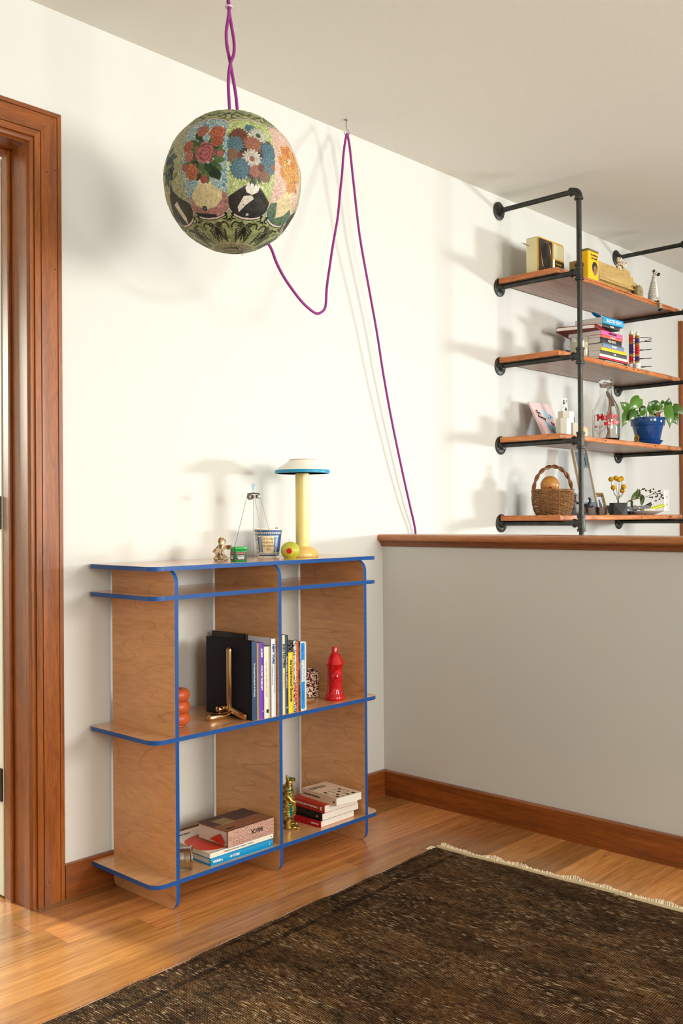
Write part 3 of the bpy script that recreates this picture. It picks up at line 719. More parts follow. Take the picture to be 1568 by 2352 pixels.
def spiral(cu, cv, r, turns, a0, sgn):
    return [(cu+sgn*r*(1-t*.85)*math.cos(a0+t*turns*2*PI), cv+r*(1-t*.85)*math.sin(a0+t*turns*2*PI)) for t in np.linspace(0, 1, 60)]
for s_ in (-1, 1):
    stamp(spiral(s_*3.4, -51.5, 2.6, 1.6, PI, s_), .55)
    for j in range(6):
        e_ = (s_*(6.6-.55*j), -57.5-2.5*j); stamp(bez((s_*.5, -55.8), (s_*(2.0-.2*j), -55.0-2.0*j), (s_*(5.0-.45*j), -55-2.4*j), e_), .50)
        stamp([(e_[0]-s_*.2, e_[1]-.3)], .85)
    stamp(bez((s_*6.0, -50.5), (s_*9.5, -48), (s_*11, -51), (s_*10.4, -54.5)), .60)
    stamp(bez((s_*9.2, -46.8), (s_*12.5, -47.2), (s_*13.0, -43.8), (s_*11.4, -43.6)), .60)
    stamp(spiral(s_*12.0, -42.6, 1.0, 1.0, 0, s_), .50)
    for j in range(5): stamp(spiral(s_*(2+3.1*j)*.9, 47+3.0*math.sin(j*2.1), 1.8, 1.2, j, s_), .45)
    stamp(bez((0, 52), (s_*5, 56), (s_*10, 50), (s_*14, 44), (s_*12, 40)), .5); stamp(bez((s_*2, 60), (s_*8, 66), (s_*9, 58), (s_*6, 57)), .5)
for t in np.linspace(-1, 1, 9): stamp([(t*1.1*(1-abs(q_)), -54.5+q_*1.3) for q_ in np.linspace(-1, 1, 9)], .30)
for t in np.linspace(0, 1, 14): stamp([(0, -57-10.5*t)], .45+.3*t)
for s_ in (-1, 1):
    for q_ in np.linspace(0, 1, 8): stamp([(s_*13.5*(1-.1*q_), -46.5-1.6*q_)], .9*(1-abs(q_-.5)))
# floral circle near the bottom opening
dd = np.hypot((90+LA)*np.cos(np.radians(LO*1.0)), (90+LA)*np.sin(np.radians(LO)))
mk = (LA < -72.6) & (LA > -73.4); img[mk] = np.array(S(190, 180, 140))
mk = (LA < -73.4); img[mk] = (np.array(S(150, 150, 98))*(.55+.8*n2)[..., None])[mk]
img *= (.82+.28*n3)[..., None]
gr = img.mean(-1, keepdims=True); img = np.clip((gr+(img-gr)*.84)*.86, 0, 1)
rr = GR*(1+.0035*np.sin(np.radians(LA*14))*(.6+.8*n1)+.006*(n1-.5))
x_ = rr*np.cos(np.radians(LA))*np.cos(np.radians(LO)); y__ = rr*np.cos(np.radians(LA))*np.sin(np.radians(LO)); z_ = rr*np.sin(np.radians(LA))
V3 = np.stack([x_, y__, z_], -1).reshape(-1, 3)
ii, jj = np.meshgrid(np.arange(NL), np.arange(NT-1)); a = (jj*NL+ii).ravel(); b_ = (jj*NL+(ii+1) % NL).ravel()
F4 = np.stack([a, b_, b_+NL, a+NL], -1)
me = bpy.data.meshes.new('paper_shade')
me.vertices.add(len(V3)); me.vertices.foreach_set('co', V3.ravel())
me.loops.add(F4.size); me.loops.foreach_set('vertex_index', F4.ravel().astype(np.int32))
me.polygons.add(len(F4)); me.polygons.foreach_set('loop_start', np.arange(0, F4.size, 4, dtype=np.int32))
me.update(calc_edges=True)
ca = me.color_attributes.new('Col', 'FLOAT_COLOR', 'POINT'); ca.data.foreach_set('color', np.concatenate([img.reshape(-1, 3), np.ones((len(V3), 1))], 1).ravel())
me.polygons.foreach_set('use_smooth', np.ones(len(F4), bool))
me.materials.append(attrmat('printed_paper', .55, .5, 70, .35))
shade = bpy.data.objects.new('paper_shade', me); C.objects.link(shade); shade.parent = lan; shade.location = (0, 0, GZ-H)
# camera-side seam: direction from the globe to the viewer's side of the room
shade.rotation_euler = (0, 0, math.radians(-34.5))
M_cord = mat('purple_cord', S(138, 34, 126), .6, bump=.4, bscale=500)
# inner bulb fitting and wire rib of the lantern
fit = MB().tube([(0, 0, GR*.98-H+GZ), (0, 0, GZ-H+.06)], .016, 14).ball((0, 0, GZ-H+.03), (.035, .035, .05), 14, 8)
obj('bulb_fitting', fit, mat('bulb_white', S(230, 226, 214), .4), lan)
rib = MB().tube([(.05, .02, -GR*.975), (-.01, -.035, -GR*1.0)], .0012, 6); rib.tube([(.0262*math.cos(t), .0262*math.sin(t), -GR*.992) for t in np.linspace(0, 2*PI, 25)[:-1]], .0012, 5, closed=True)
obj('wire_rib', rib, M_wire, lan, loc=(0, 0, GZ-H))
def cordobj(name, pts, r=.0042, n=6): return obj(name, MB().tube([tuple(Vector(p)-Vector((GX, GY, H))) for p in curve(pts, n)], r, 10), M_cord, lan)
cordobj('cord', [(-1.161, -.500, 2.055), (-1.163, -.500, 2.085), (-1.168, -.502, 2.147), (-1.163, -.504, 2.195), (-1.153, -.506, 2.222), (-1.149, -.503, 2.255), (-1.153, -.5, 2.29), (-1.162, -.499, 2.335), (-1.163, -.497, 2.37), (-1.158, -.497, 2.44)])
cordobj('cord', [(-1.128, -.496, 2.055), (-1.133, -.496, 2.085), (-1.138, -.496, 2.125), (-1.146, -.495, 2.165), (-1.156, -.494, 2.21), (-1.167, -.496, 2.245), (-1.172, -.5, 2.275), (-1.169, -.503, 2.305), (-1.166, -.505, 2.335), (-1.170, -.505, 2.37), (-1.172, -.505, 2.44)])
obj('cable_tie', MB().lathe([(.0098, -.002), (.0105, 0), (.0098, .002)], 14, (-1.1645-GX, -.5015-GY, 2.341-H)), mat('tie_pale', S(214, 196, 210), .5), lan)
obj('ceiling_rose', MB().lathe([(.0, -.018), (.012, -.018), (.03, -.008), (.034, 0)], 24, (-1.165-GX, -.501-GY, 0)), M_white, lan)
swag = [(-1.131, -.497, 2.068), (-1.085, -.425, 2.052), (-1.045, -.375, 1.99), (-1.015, -.345, 1.91), (-.935, -.338, 1.855), (-.881, -.34, 1.8216), (-.850, -.335, 1.780), (-.819, -.33, 1.748), (-.782, -.325, 1.719), (-.737, -.32, 1.689), (-0.695, -0.314, 1.671), (-0.64, -0.292, 1.668), (-0.591, -0.271, 1.687), (-0.557, -0.25, 1.715), (-0.53, -0.229, 1.778), (-0.493, -0.208, 1.859), (-0.454, -0.186, 1.942), (-0.409, -0.165, 2.043), (-0.373, -0.144, 2.145), (-0.341, -0.123, 2.217), (-0.308, -0.101, 2.307), (-0.273, -0.08, 2.376),
        (-0.266, -0.0785, 2.389), (-0.259, -0.077, 2.378), (-0.247, -0.074, 2.346), (-0.222, -0.068, 2.23), (-0.185, -0.062, 2.052), (-0.135, -0.056, 1.89), (-0.082, -0.05, 1.723), (-0.04, -0.045, 1.568), (0.015, -0.039, 1.394), (0.084, -0.033, 1.2), (0.137, -0.027, 1.067), (0.165, -0.021, 1.008), (0.177, -0.018, 0.94), (.185, -.012, .60), (.19, -.012, .34)]
cordobj('cord', swag, n=4)
obj('plug', MB().box(.175-GX, .205-GX, -.030-GY, -.0005-GY, .29-H, .345-H), mat('plug_purple', S(120, 30, 110), .5), lan, bevel=.004)
# cup hook in the ceiling
hk = thing('ceiling_hook', 'small bent metal hook in the ceiling holding up the purple cord', 'hook', (-.269, -.078, H))
obj('hook', MB().tube([tuple(Vector(p)-Vector((-.269, -.078, H))) for p in curve([(-.268, -.078, 2.4405), (-.269, -.078, 2.412), (-.258, -.078, 2.402), (-.255, -.078, 2.392), (-.265, -.078, 2.3825), (-.277, -.078, 2.385), (-.281, -.078, 2.393)], 5)], .0016, 8), mat('hook_grey', S(120, 128, 126), .4, metal=.8), hk)
obj('screw_plate', MB().lathe([(.0, -.003), (.006, -.003), (.007, 0)], 14), mat('hook_grey', S(120, 128, 126), .4, metal=.8), hk)
# ---------------------------------------------------------------- books
def flat(name, col, rough=.55, **k): return mat('cover_'+name, S(*col), rough, **k)
def book_up(label, x0, x1, z, h, depth, cover, yfr=-.302, spine=None, pages=True, lean=0, group=None):
    """upright book, spine towards the room (-y)"""
    t = x1-x0; b = thing('book', label, 'book', ((x0+x1)/2, yfr, z), 0, group)
    if lean: b.rotation_euler = (0, lean, 0)
    c = .0022 if t > .012 else .0008
    mb = MB().box(-t/2, -t/2+c, 0, depth, 0, h).box(t/2-c, t/2, 0, depth, 0, h)
    n = 5; pts = [(-t/2, .003)]+[(-t/2+t*k/n, .003-.003*math.sin(PI*k/n)) for k in range(1, n)]+[(t/2, .003), (t/2, .005), (-t/2, .005)]
    mb.prism(pts, 0, h)
    obj('cover', mb, cover, b, smooth=40)
    obj('page_block', MB().box(-t/2+c, t/2-c, .004, depth-.004, .003, h-.004), M_pageX, b, smooth=0)
    return b
RS = (PI/2, PI/2, 0)      # text reading down the spine, facing -y
def spine_text(b, s, m, z, size, x=0, sx=1, bold=0, name='spine_lettering'):
    return text(name, s, b, m, (x, -.0005, z), (PI/2, PI/2, 0), size, sx, bold=bold)
ZM = SZ[2]
navy = flat('navy', (18, 22, 36), .75, bump=.3, bscale=700); navyS = flat('slate_blue', (58, 82, 116), .7, bump=.3, bscale=700)
b = book_up('large navy cloth book with slate blue spine behind the gold bookend', -.9255, -.9065, ZM, .226, .205, navy)
obj('spine_cloth', MB().box(-.0096, .0096, -.0006, .0012, 0, .2262), navyS, b, bevel=.0005)
t_ = spine_text(b, 'The Essential Woodworks & Weaving', M_wtxt, .116, .0062, bold=.0001); t_.location.y = -.0010
b = book_up('thin tan paper book between the navy and the purple books', -.9055, -.8975, ZM, .220, .20, flat('tan', (186, 160, 122)))
b = book_up('purple softcover book with white lettering', -.8965, -.8790, ZM, .2195, .19, flat('purple', (116, 70, 186)))
spine_text(b, 'COLOR THERAPY', M_wtxt, .118, .0092, bold=.0003); spine_text(b, 'AMBER', M_wtxt, .190, .0085, bold=.0003); spine_text(b, '*', M_wtxt, .022, .012, bold=.0004)
b = book_up('cream jacketed cookbook with faint spine lettering and a small black emblem', -.8780, -.8575, ZM, .2060, .195, flat('cream', (236, 230, 210)))
spine_text(b, 'Alice Waters  WE ARE WHAT WE EAT', mat('ink_rose', S(196, 170, 160), .7), .112, .0062, x=-.001)
obj('emblem', MB().box(-.002, .006, -.0006, .0, .014, .024), M_ink, b, smooth=0)
b = book_up('thin grey book pressed between the cream and the white spines', -.8570, -.8505, ZM, .2070, .09, flat('grey', (150, 142, 130)))
b = book_up('white softcover book with blue NEW YORK lettering', -.8498, -.8330, ZM, .2265, .21, flat('white', (232, 234, 240)))
spine_text(b, 'NEW YORK', mat('ink_blue', S(20, 74, 150), .7), .182, .0112, x=.0005, bold=.0006); spine_text(b, 'THE SEVENTIES IN COLOUR', mat('ink_bluegrey', S(110, 130, 176), .7), .12, .0045, x=-.004)
spine_text(b, 'ALL AROUND THE TOWN WITH PICTURES', mat('ink_bluegrey', S(110, 130, 176), .7), .11, .0042, x=.004)
b = book_up('tall black book pushed back in the left row behind a grey one', -.8575, -.8502, ZM, .2330, .16, flat('charcoal', (44, 40, 38)), yfr=-.20)
# right of the middle upright
b = book_up('cream softcover book titled SIGN PAINTERS', -.8045, -.7945, ZM, .2330, .21, flat('pale_yellow', (244, 230, 176)))
spine_text(b, 'SIGN PAINTERS', M_ink, .172, .0100, bold=.0003, sx=1.02); spine_text(b, 'LEVINE & MACON', mat('ink_orange', S(226, 150, 80), .7), .100, .0055)
b = book_up('slate blue cloth book with small white lettering beside the yellow book', -.7935, -.7822, ZM, .2325, .20, navyS)
spine_text(b, 'The Art of Joinery  by  Joseph Moxon', M_wtxt, .122, .0062, bold=.0001); spine_text(b, 'A', M_wtxt, .018, .009)
b = book_up('small yellow paperback with black gothic lettering', -.7812, -.7605, ZM, .1790, .16, flat('yellow', (250, 214, 60)))
spine_text(b, 'the Underground Gourmet', M_ink, .095, .0118, x=.001, bold=.0004, sx=.95)
b = book_up('black covered book standing behind the yellow paperback', -.7812, -.7645, ZM, .2180, .11, flat('jet', (22, 18, 20)), yfr=-.132)
b = book_up('black and white patterned book with pink lettering', -.7595, -.7478, ZM, .2120, .20, speckle('pattern_bw', S(40, 40, 44), S(226, 226, 230), 190, .46, .52, .6))
spine_text(b, 'THE MUSEUM OF RUSSIAN ART', mat('ink_palegrey', S(236, 236, 240), .7), .138, .0088, bold=.0004); spine_text(b, 'SOURCE VOLUME', mat('ink_pink', S(226, 70, 90), .7), .060, .0072, bold=.0004)
b = book_up('thin orange book next to the patterned spine', -.7472, -.7400, ZM, .2090, .20, flat('orange', (226, 120, 40)))
b = book_up('brown and plum picture book beside the blue paperback', -.7395, -.7315, ZM, .2080, .19, speckle('plum', S(70, 34, 44), S(170, 110, 74), 26, .45, .6, .6))
b = book_up('bright blue paperback about homes with white lettering', -.7308, -.7135, ZM, .2065, .20, flat('white_cover', (236, 238, 240)))
obj('spine_panel', MB().prism(rrect(-.0065, .0085, .004, .203, .005), -.0001, .0008, Matrix(((1,0,0,0),(0,0,-1,0),(0,1,0,0),(0,0,0,1)))), flat('sky', (20, 140, 226)), b)
for s_, xx in (('JAPANESE HOMES AND', .0038), ('THEIR SURROUNDINGS', -.0028)):
    q_ = spine_text(b, s_, M_wtxt, .118, .0062, x=xx, bold=.0004); q_.location.y = -.0010
q_ = spine_text(b, 'Morse', M_ink, .186, .0055); q_.location.y = -.001; q_ = spine_text(b, 'Dover  T7-1460', M_ink, .045, .0042); q_.location.y = -.001
b = book_up('slim white book at the end of the row by the mug', -.7128, -.7065, ZM, .2045, .19, flat('offwhite', (236, 234, 226)))

def bookend(label, loc, rz, r=.0097):
    t = thing('bookend', label, 'bookend', loc, rz, 'gold tube bookends')
    def rod(name, a, b):
        a, b = Vector(a), Vector(b); d = (b-a).normalized(); n = 5
        pts = [a+d*r*(1-math.cos(PI/2*k/n)) for k in range(n+1)]+[b-d*r*(1-math.cos(PI/2*k/n)) for k in range(n, -1, -1)]
        rad = [max(r*math.sin(PI/2*k/n), .0004) for k in range(n+1)]+[max(r*math.sin(PI/2*k/n), .0004) for k in range(n, -1, -1)]
        return obj(name, MB().tube(pts, rad, 18), M_gold, t)
    rod('upright_rod', (.0085, .018, .018), (.0085, .018, .205))
    rod('foot_rod', (-.073, .019, r), (.006, .012, r))
    a_, m_, c_ = Vector((-.030, .030, .0275)), Vector((.0085, .034, .0275)), Vector((.0085, -.054, r+.0005))
    pts = [a_+(m_-a_)*t for t in (0, .06, .2, .5, .8)]+[(a_*(1-t)**2*.04+m_*(1-.04*(1-t)**2-.0*t)) for t in ()]+[m_.lerp(a_, .12), m_.lerp(c_, .05), m_.lerp(c_, .2)]+[m_.lerp(c_, t) for t in (.4, .7, .92, .98, 1)]
    obj('bent_foot_rod', MB().tube(pts, [r*.25, r*.8, r, r, r, r, r, r, r, r, r, r*.75, r*.25], 18), M_gold, t)
    return t
bookend('gold tube bookend leaning against the navy book', (-.945, -.236, ZM), 0)
bookend('gold tube bookend mostly hidden beside the speckled mug', (-.684, -.225, ZM), PI)

# terracotta ring vase
v = thing('ring_vase', 'terracotta vase of three stacked rings on the middle bookcase shelf', 'vase', (-1.1135, -.196, ZM))
pr = [(.0, 0), (.022, 0), (.026, .002), (.0245, .006)]
for k in range(3):
    zc = .0225+k*.0325
    for a in np.linspace(-1.25, 1.25, 12): pr.append((.0225+.0165*math.cos(a), zc+.0182*math.sin(a)))
pr += [(.022, .1055), (.0165, .1025), (.014, .092), (.012, .06), (.0, .055)]
M_terra = mat('terracotta', S(190, 84, 40), .38, spec=.5, var=.08, vscale=30)
obj('body', MB().lathe(pr, 40), M_terra, v, smooth=60)
# speckled enamel mug
mg = thing('enamel_mug', 'oxblood and cream speckled enamel mug next to the red hydrant', 'mug', (-.5500, -.150, ZM))
M_en = speckle('enamel_speckle', S(96, 14, 18), S(236, 224, 200), 165, .50, .525, .22, detail=3)
obj('body', MB().lathe([(.0, 0), (.034, 0), (.037, .003), (.0372, .076), (.0400, .080), (.0412, .083), (.040, .085), (.0365, .083), (.0355, .078), (.035, .006), (0, .005)], 40), M_en, mg, smooth=40)
obj('handle', MB().tube(curve([(-.034, -.010, .066), (-.058, -.018, .064), (-.066, -.020, .042), (-.056, -.017, .020), (-.034, -.010, .018)], 5), .0045, 10), mat('enamel_rim', S(84, 16, 18), .3), mg)
# red hydrant bottle
hy = thing('hydrant_figurine', 'glossy red ceramic fire hydrant figurine on the middle shelf', 'figurine', (-.5335, -.256, ZM))
M_red = mat('red_glaze', S(196, 10, 22), .12, spec=.6, coat=.5)
def flute(a, z):
    if .034 < z < .098: return 1-.035*(.5+.5*math.cos(a*22))
    if .122 < z < .140: return 1-.02*(.5+.5*math.cos(a*30))
    return 1
prof = [(0, 0), (.030, 0), (.0322, .003), (.0322, .010), (.030, .015), (.0265, .018), (.0255, .024), (.0245, .030), (.0235, .0345), (.0235, .040)]+[(.0235, .040+.058*k/8) for k in range(1, 9)]+[(.0240, .1005), (.0258, .104), (.0268, .108), (.0300, .112), (.0318, .115), (.0300, .118), (.0282, .121), (.0262, .126), (.0235, .132), (.0195, .139), (.0145, .145), (.0105, .148), (.0100, .166), (.0092, .1675), (0, .1675)]
obj('body', MB().lathe(prof, 88, fn=flute), M_red, hy, smooth=50)
cm = MB(); Mc = Matrix.Rotation(PI/2, 4, 'X')
Md = Matrix.Rotation(math.radians(-30), 4, 'Z') @ Mc
cm.lathe([(.0175, .018), (.0172, .0255), (.0140, .0272), (.0118, .0262), (.0112, .0290), (.0088, .0300), (.0065, .0290), (.0058, .0325), (.0, .0335)], 32, (0, 0, .076), M=Md, fn=lambda a, z: 1+.03*math.cos(a*16))
obj('outlet_cap', cm, M_red, hy, smooth=40)

# ---------------------------------------------------------------- bottom shelf of the bookcase
ZB = SZ[3]
def book_flat(label, loc, rz, w, d, h, cover, pagem=None, hard=True, name='book', group=None):
    """lying book: spine along local x facing -y, centre of the spine side at the origin"""
    b = thing(name, label, 'book', loc, rz, group)
    c = .0026 if hard else .0007
    mb = MB().box(-w/2, w/2, 0, d, 0, c).box(-w/2, w/2, 0, d, h-c, h)
    n = 6; pts = [(0.003-.003*math.sin(PI*k/n)*(1 if hard else .4), h*k/n) for k in range(n+1)]+[(.005, h), (.005, 0)]
    mb.prism(pts, -w/2, w/2, Matrix(((0,0,1,0),(1,0,0,0),(0,1,0,0),(0,0,0,1))))
    obj('cover', mb, cover, b, smooth=40)
    e = .004 if hard else .0006
    obj('page_block', MB().box(-w/2+e, w/2-e, .004, d-e, c, h-c), pagem or M_page, b, smooth=0)
    return b
FS = (PI/2, 0, 0)
cy = flat('cyan', (0, 148, 206))
rz = math.radians(-1.2)
b = book_flat('cyan hardback lying at the bottom of the stack under the BRICK book', (-.9615, -.300, ZB), rz, .228, .205, .0205, cy)
text('spine_lettering', 'WORKac', b, M_wtxt, (-.090, -.0008, .0095), FS, .0085, align='CENTER', bold=.0005); text('spine_lettering', '49 CITIES', b, M_wtxt, (-.030, -.0008, .0100), FS, .0085, bold=.0003); text('spine_lettering', 'S\nB', b, M_wtxt, (.100, -.0008, .0110), FS, .0055)
b = book_flat('white softcover with red artwork lying on the cyan hardback', (-.9570, -.296, ZB+.0205), rz+math.radians(1.0), .236, .215, .0135, flat('ivory', (238, 232, 218)), hard=False)
text('spine_lettering', 'Sculpture · Ceramics · Drawings and Buildings', b, mat('ink_greyblue', S(130, 140, 160), .7), (-.015, -.0005, .0065), (PI/2, PI, 0), .0058); text('spine_lettering', 'o', b, M_ink, (.108, -.0005, .0065), FS, .007)
red = mat('print_red', S(206, 62, 40), .5)
art = [(-.118, .105), (-.108, .130), (-.085, .145), (-.04, .155), (0, .15), (.02, .12), (-.01, .075), (-.03, .05), (-.03, .03), (-.052, .012), (-.09, .018), (-.1175, .040)]
obj('cover_art', MB().prism([tuple(p.xy) for p in curve([(x, y, 0) for x, y in art+art[:1]], 4)][:-1], .0135, .0138), red, b)
art2 = [(-.070, .130), (-.060, .090), (-.045, .060), (-.020, .035), (-.030, .055), (-.035, .085), (-.050, .125)]
obj('cover_art', MB().prism([tuple(p.xy) for p in curve([(x, y, 0) for x, y in art2+art2[:1]], 4)][:-1], .0136, .0140), mat('print_salmon', S(214, 110, 84), .5), b)
text('cover_lettering', 'CONCRETE FORMS', b, M_ink, (-.085, .185, .0138), (0, 0, 0), .009, bold=.0004)
M_bk = speckle('brick_cover', S(120, 74, 54), S(160, 108, 76), 380, .42, .6, .75, stretch=(1, 1, 1))
M_bks = speckle('brick_spine', S(146, 92, 78), S(214, 180, 162), 420, .40, .58, .7, stretch=(1, 2, .6))
b = book_flat('thick brown cloth book titled BRICK on top of the white softcover', (-.9275, -.298, ZB+.034), math.radians(.8), .176, .135, .0465, M_bk)
obj('spine_cloth', MB().box(-.0882, .0882, -.0012, .002, .0005, .0462), M_bks, b, bevel=.0006)
text('spine_lettering', 'BRICK', b, M_ink, (.020, -.0016, .0260), (PI/2, PI, 0), .0165, bold=.0003, sx=1.0); obj('spine_label', MB().box(-.0882, -.072, -.0017, 0, .001, .046), flat('brick_label', (196, 160, 140)), b, smooth=0)
obj('emblem', MB().tube([(-.080+.0048*math.cos(a), -.0019, .024+.0048*math.sin(a)) for a in np.linspace(0, 2*PI, 20)[:-1]], .0004, 5, closed=True), M_ink, b)
obj('cover_panel', MB().box(-.086, .086, .062, .133, .0463, .0472), speckle('brick_dark', S(70, 46, 44), S(96, 66, 62), 300, .4, .6, .8), b, smooth=0)
obj('cover_panel', MB().box(-.060, -.012, .058, .105, .0465, .0476), wavemat('brick_grid', S(90, 74, 50), S(176, 160, 110), 60, .35, .65, 'X', 0, .7), b, smooth=0)
text('cover_lettering', 'BRICK', b, M_ink, (-.06, .02, .0468), (0, 0, 0), .012)
obj('torn_flap', MB().add([(-.0885, .03, .035), (-.0895, .075, .012), (-.0890, .02, .004), (-.0880, .012, .012)], [(0, 1, 2, 3)]).add([(-.0895, .03, .035), (-.0905, .075, .012), (-.0900, .02, .004), (-.0890, .012, .012)], [(3, 2, 1, 0)]), red, b, smooth=0)
# steel espresso basket, lying on its side behind the left upright
pf = thing('espresso_basket', 'round brushed steel espresso basket with black ring lying beside the stacked books', 'coffee gear', (-1.142, -.262, ZB))
MXl = Matrix.Rotation(math.radians(-38), 4, 'Z') @ Matrix.Rotation(PI/2, 4, 'Y')
obj('body', MB().lathe([(.0, -.020), (.027, -.020), (.0275, .018), (.0300, .0195), (.0322, .022), (.0322, .0245), (.0302, .0255), (.0285, .022), (.0265, -.012), (0, -.014)], 40, (0, 0, .0322), M=MXl), M_steel, pf, smooth=35)
obj('ring', MB().lathe([(.026, -.040), (.030, -.040), (.0310, -.030), (.030, -.020), (.026, -.020)], 40, (0, 0, .0322), M=MXl), mat('rubber_black', S(18, 16, 18), .5), pf)
# gold lizard toy
kj = thing('lizard_figurine', 'ribbed gold lizard monster figurine with turquoise crest standing beside the book stack', 'figurine', (-.7060, -.205, ZB), math.radians(-35)); kj.scale = (1.3, 1.3, 1.04)
M_kj = speckle('aged_gold', S(92, 70, 26), S(214, 184, 96), 120, .36, .62, .40, metal=.8, bump=.5)
M_tq = mat('turquoise_paint', S(20, 156, 150), .35, metal=.3)
bd = MB()
def ring_body(pts):  # pts: (x,y,z,rx,ry)
    seg = 22; vs = []; fs = []
    for (x, y, z, rx, ry) in pts:
        for k in range(seg): a = 2*PI*k/seg; vs.append((x+rx*math.cos(a), y+ry*math.sin(a), z))
    for i in range(len(pts)-1):
        for k in range(seg): a = i*seg+k; q = i*seg+(k+1) % seg; fs.append((a, q, q+seg, a+seg))
    fs.append(tuple(reversed(range(seg)))); fs.append(tuple(range((len(pts)-1)*seg, len(pts)*seg))); return vs, fs
spn = []
for k in range(110):
    t = k/109; z = .034+.098*t; rx = (.0185*(1-t)**.6+.0070)*(.80+.20*math.sin(min(1, t*3)*PI/2)); q = 1+.030*math.sin(k*PI*.45)
    spn.append((.007*t, -.002-.004*t, z, rx*q, rx*1.05*q))
bd.add(*ring_body(spn))
# neck and small upturned head
bd.ball((.009, -.006, .1345), (.0082, .0078, .0105), 16, 10); bd.ball((.0145, -.0065, .1430), (.0092, .0066, .0056), 16, 10); bd.ball((.0175, -.0065, .1382), (.0066, .0056, .0028), 12, 8)
bd.tube([(.008, -.006, .139), (.004, -.006, .150), (.0025, -.006, .156)], [.0066, .0040, .0010], 10)
# legs and feet
for s_ in (-1, 1):
    bd.tube([(.002, s_*.012, .052), (.006, s_*.016, .034), (.002, s_*.016, .018), (.006, s_*.016, .005)], [.0125, .0125, .0095, .0085], 14); bd.ball((.014, s_*.016, .0052), (.0155, .0095, .0052), 14, 8)
    for c_ in (-1, 0, 1): bd.ball((.027, s_*.016+c_*.0055, .0035), (.0045, .0026, .0032), 8, 6)
    bd.tube([(.003, s_*.018, .098), (.010, s_*.024, .086), (.020, s_*.022, .080)], [.0072, .0062, .0045], 10)
bd.tube(curve([(-.010, 0, .045), (-.026, .002, .026), (-.038, .006, .014), (-.046, .014, .010)], 5), [.016-.0135*k/15 for k in range(16)], 12)
obj('body', bd, M_kj, kj, smooth=50)
def rb(z_): t_ = max(0, min(1, (z_-.034)/.098)); return (.0185*(1-t_)**.6+.0070)*(.80+.20*math.sin(min(1, t_*3)*PI/2))
bel = MB()
for k in range(11): z = .038+k*.0070; rr_ = rb(z)*.72; bel.ball((rb(z)*.52, -.004, z), (rr_*.92, rr_*.92, .0040), 14, 6)
obj('belly_rib', bel, mat('belly_gold', S(206, 180, 106), .3, metal=.8), kj)
cr = MB()
for k in range(11):
    z = .036+k*.0085; rr_ = rb(z)
    for s_ in (-1, 1): cr.lathe([(.0060, -.005), (.0052, .002), (0, .010)], 7, (rr_*.42, s_*rr_*.90-.002, z), M=Matrix.Rotation(s_*-1.2, 4, 'X') @ Matrix.Rotation(.3, 4, 'Y'))
cr.ball((.0125, -.0075, .1475), (.0045, .0045, .0026), 10, 6)
obj('crest', cr, M_tq, kj, smooth=0)
sp_ = MB()
for k in range(9): z = .04+k*.0105; sp_.lathe([(.005, 0), (.0028, .006), (0, .011)], 7, (-.013+.001*k, -.002, z), M=Matrix.Rotation(-1.25, 4, 'Y'))
obj('dorsal_spike', sp_, M_kj, kj, smooth=0)
# stack with the red and black paperbacks: spines face left (-x)
rl = -PI/2
def stackbook(label, cx, cyy, z, w, d, h, m, ang=0, hard=False): return book_flat(label, (cx, cyy, z), rl+math.radians(ang), w, d, h, m, hard=hard)
b = stackbook('red softcover lying at the bottom of the right stack', -.6415, -.232, ZB, .118, .158, .0200, flat('crimson', (186, 16, 28)), 1)
text('spine_lettering', 'ORDOVAS', b, M_wtxt, (.036, -.0005, .0095), FS, .0068)
b = stackbook('black softcover lying on the red one', -.6360, -.228, ZB+.0200, .128, .170, .0215, flat('black_satin', (26, 24, 24), .4), 0)
obj('emblem', MB().lathe([(.0028, 0), (.0028, .0004), (0, .0004)], 12, (.046, -.0004, .012), M=RXm), mat('ink_silver', S(190, 180, 170), .5), b)
b = stackbook('orange-red hardback about the pencil lying on the black softcover', -.6225, -.216, ZB+.0415, .152, .150, .0230, flat('vermilion', (196, 58, 34)), -2, hard=False)
text('spine_lettering', 'THE SECRET LIFE OF THE PENCIL', b, M_wtxt, (-.005, -.0005, .0120), FS, .0074, bold=.0001); text('spine_lettering', 'K', b, M_wtxt, (.064, -.0005, .0115), FS, .0130, bold=.0008)
for q, (tx, ty) in zip('THTH', ((.012, .030), (.000, .045), (.040, .055), (.026, .072))): text('cover_lettering', q, b, M_wtxt, (tx-.02, ty, .0232), (0, 0, .3), .012, bold=.0003)
b = stackbook('blush paperback about design with black emblems on top of the right stack', -.5960, -.238, ZB+.0645, .168, .110, .0230, flat('blush', (232, 208, 182)), -4)
text('spine_lettering', 'Design as Art, Bruno Munari', b, M_ink, (-.030, -.0005, .0120), FS, .0066, bold=.0002); text('spine_lettering', 'o', b, mat('ink_maroon', S(120, 40, 30), .6), (.075, -.0005, .0115), FS, .012, bold=.001)
text('cover_lettering', 'Design as Art\nBruno Munari', b, M_ink, (-.062, .010, .0232), (0, 0, PI/2), .0115, align='LEFT', valign='TOP', bold=.0002)
r_ = random.Random(2)
for k in range(16):
    ex = .010+(k % 4)*.020+r_.uniform(-.003, .003); ey = .018+(k//4)*.022+r_.uniform(-.003, .003)
    if r_.random() < .5: obj('emblem', MB().prism([tuple(p) for p in rrect(ex-.007, ex+.007, ey-.005, ey+.005, r_.choice((.0049, .002)))], .0229, .0233), M_ink, b)
    else: obj('emblem', MB().tube([(ex+.006*math.cos(a), ey+.004*math.sin(a*r_.choice((1, 1))), .0231) for a in np.linspace(0, 2*PI, 16)[:-1]], .0005, 4, closed=True), M_ink, b)

# ---------------------------------------------------------------- on top of the bookcase
ZT = SZ[0]
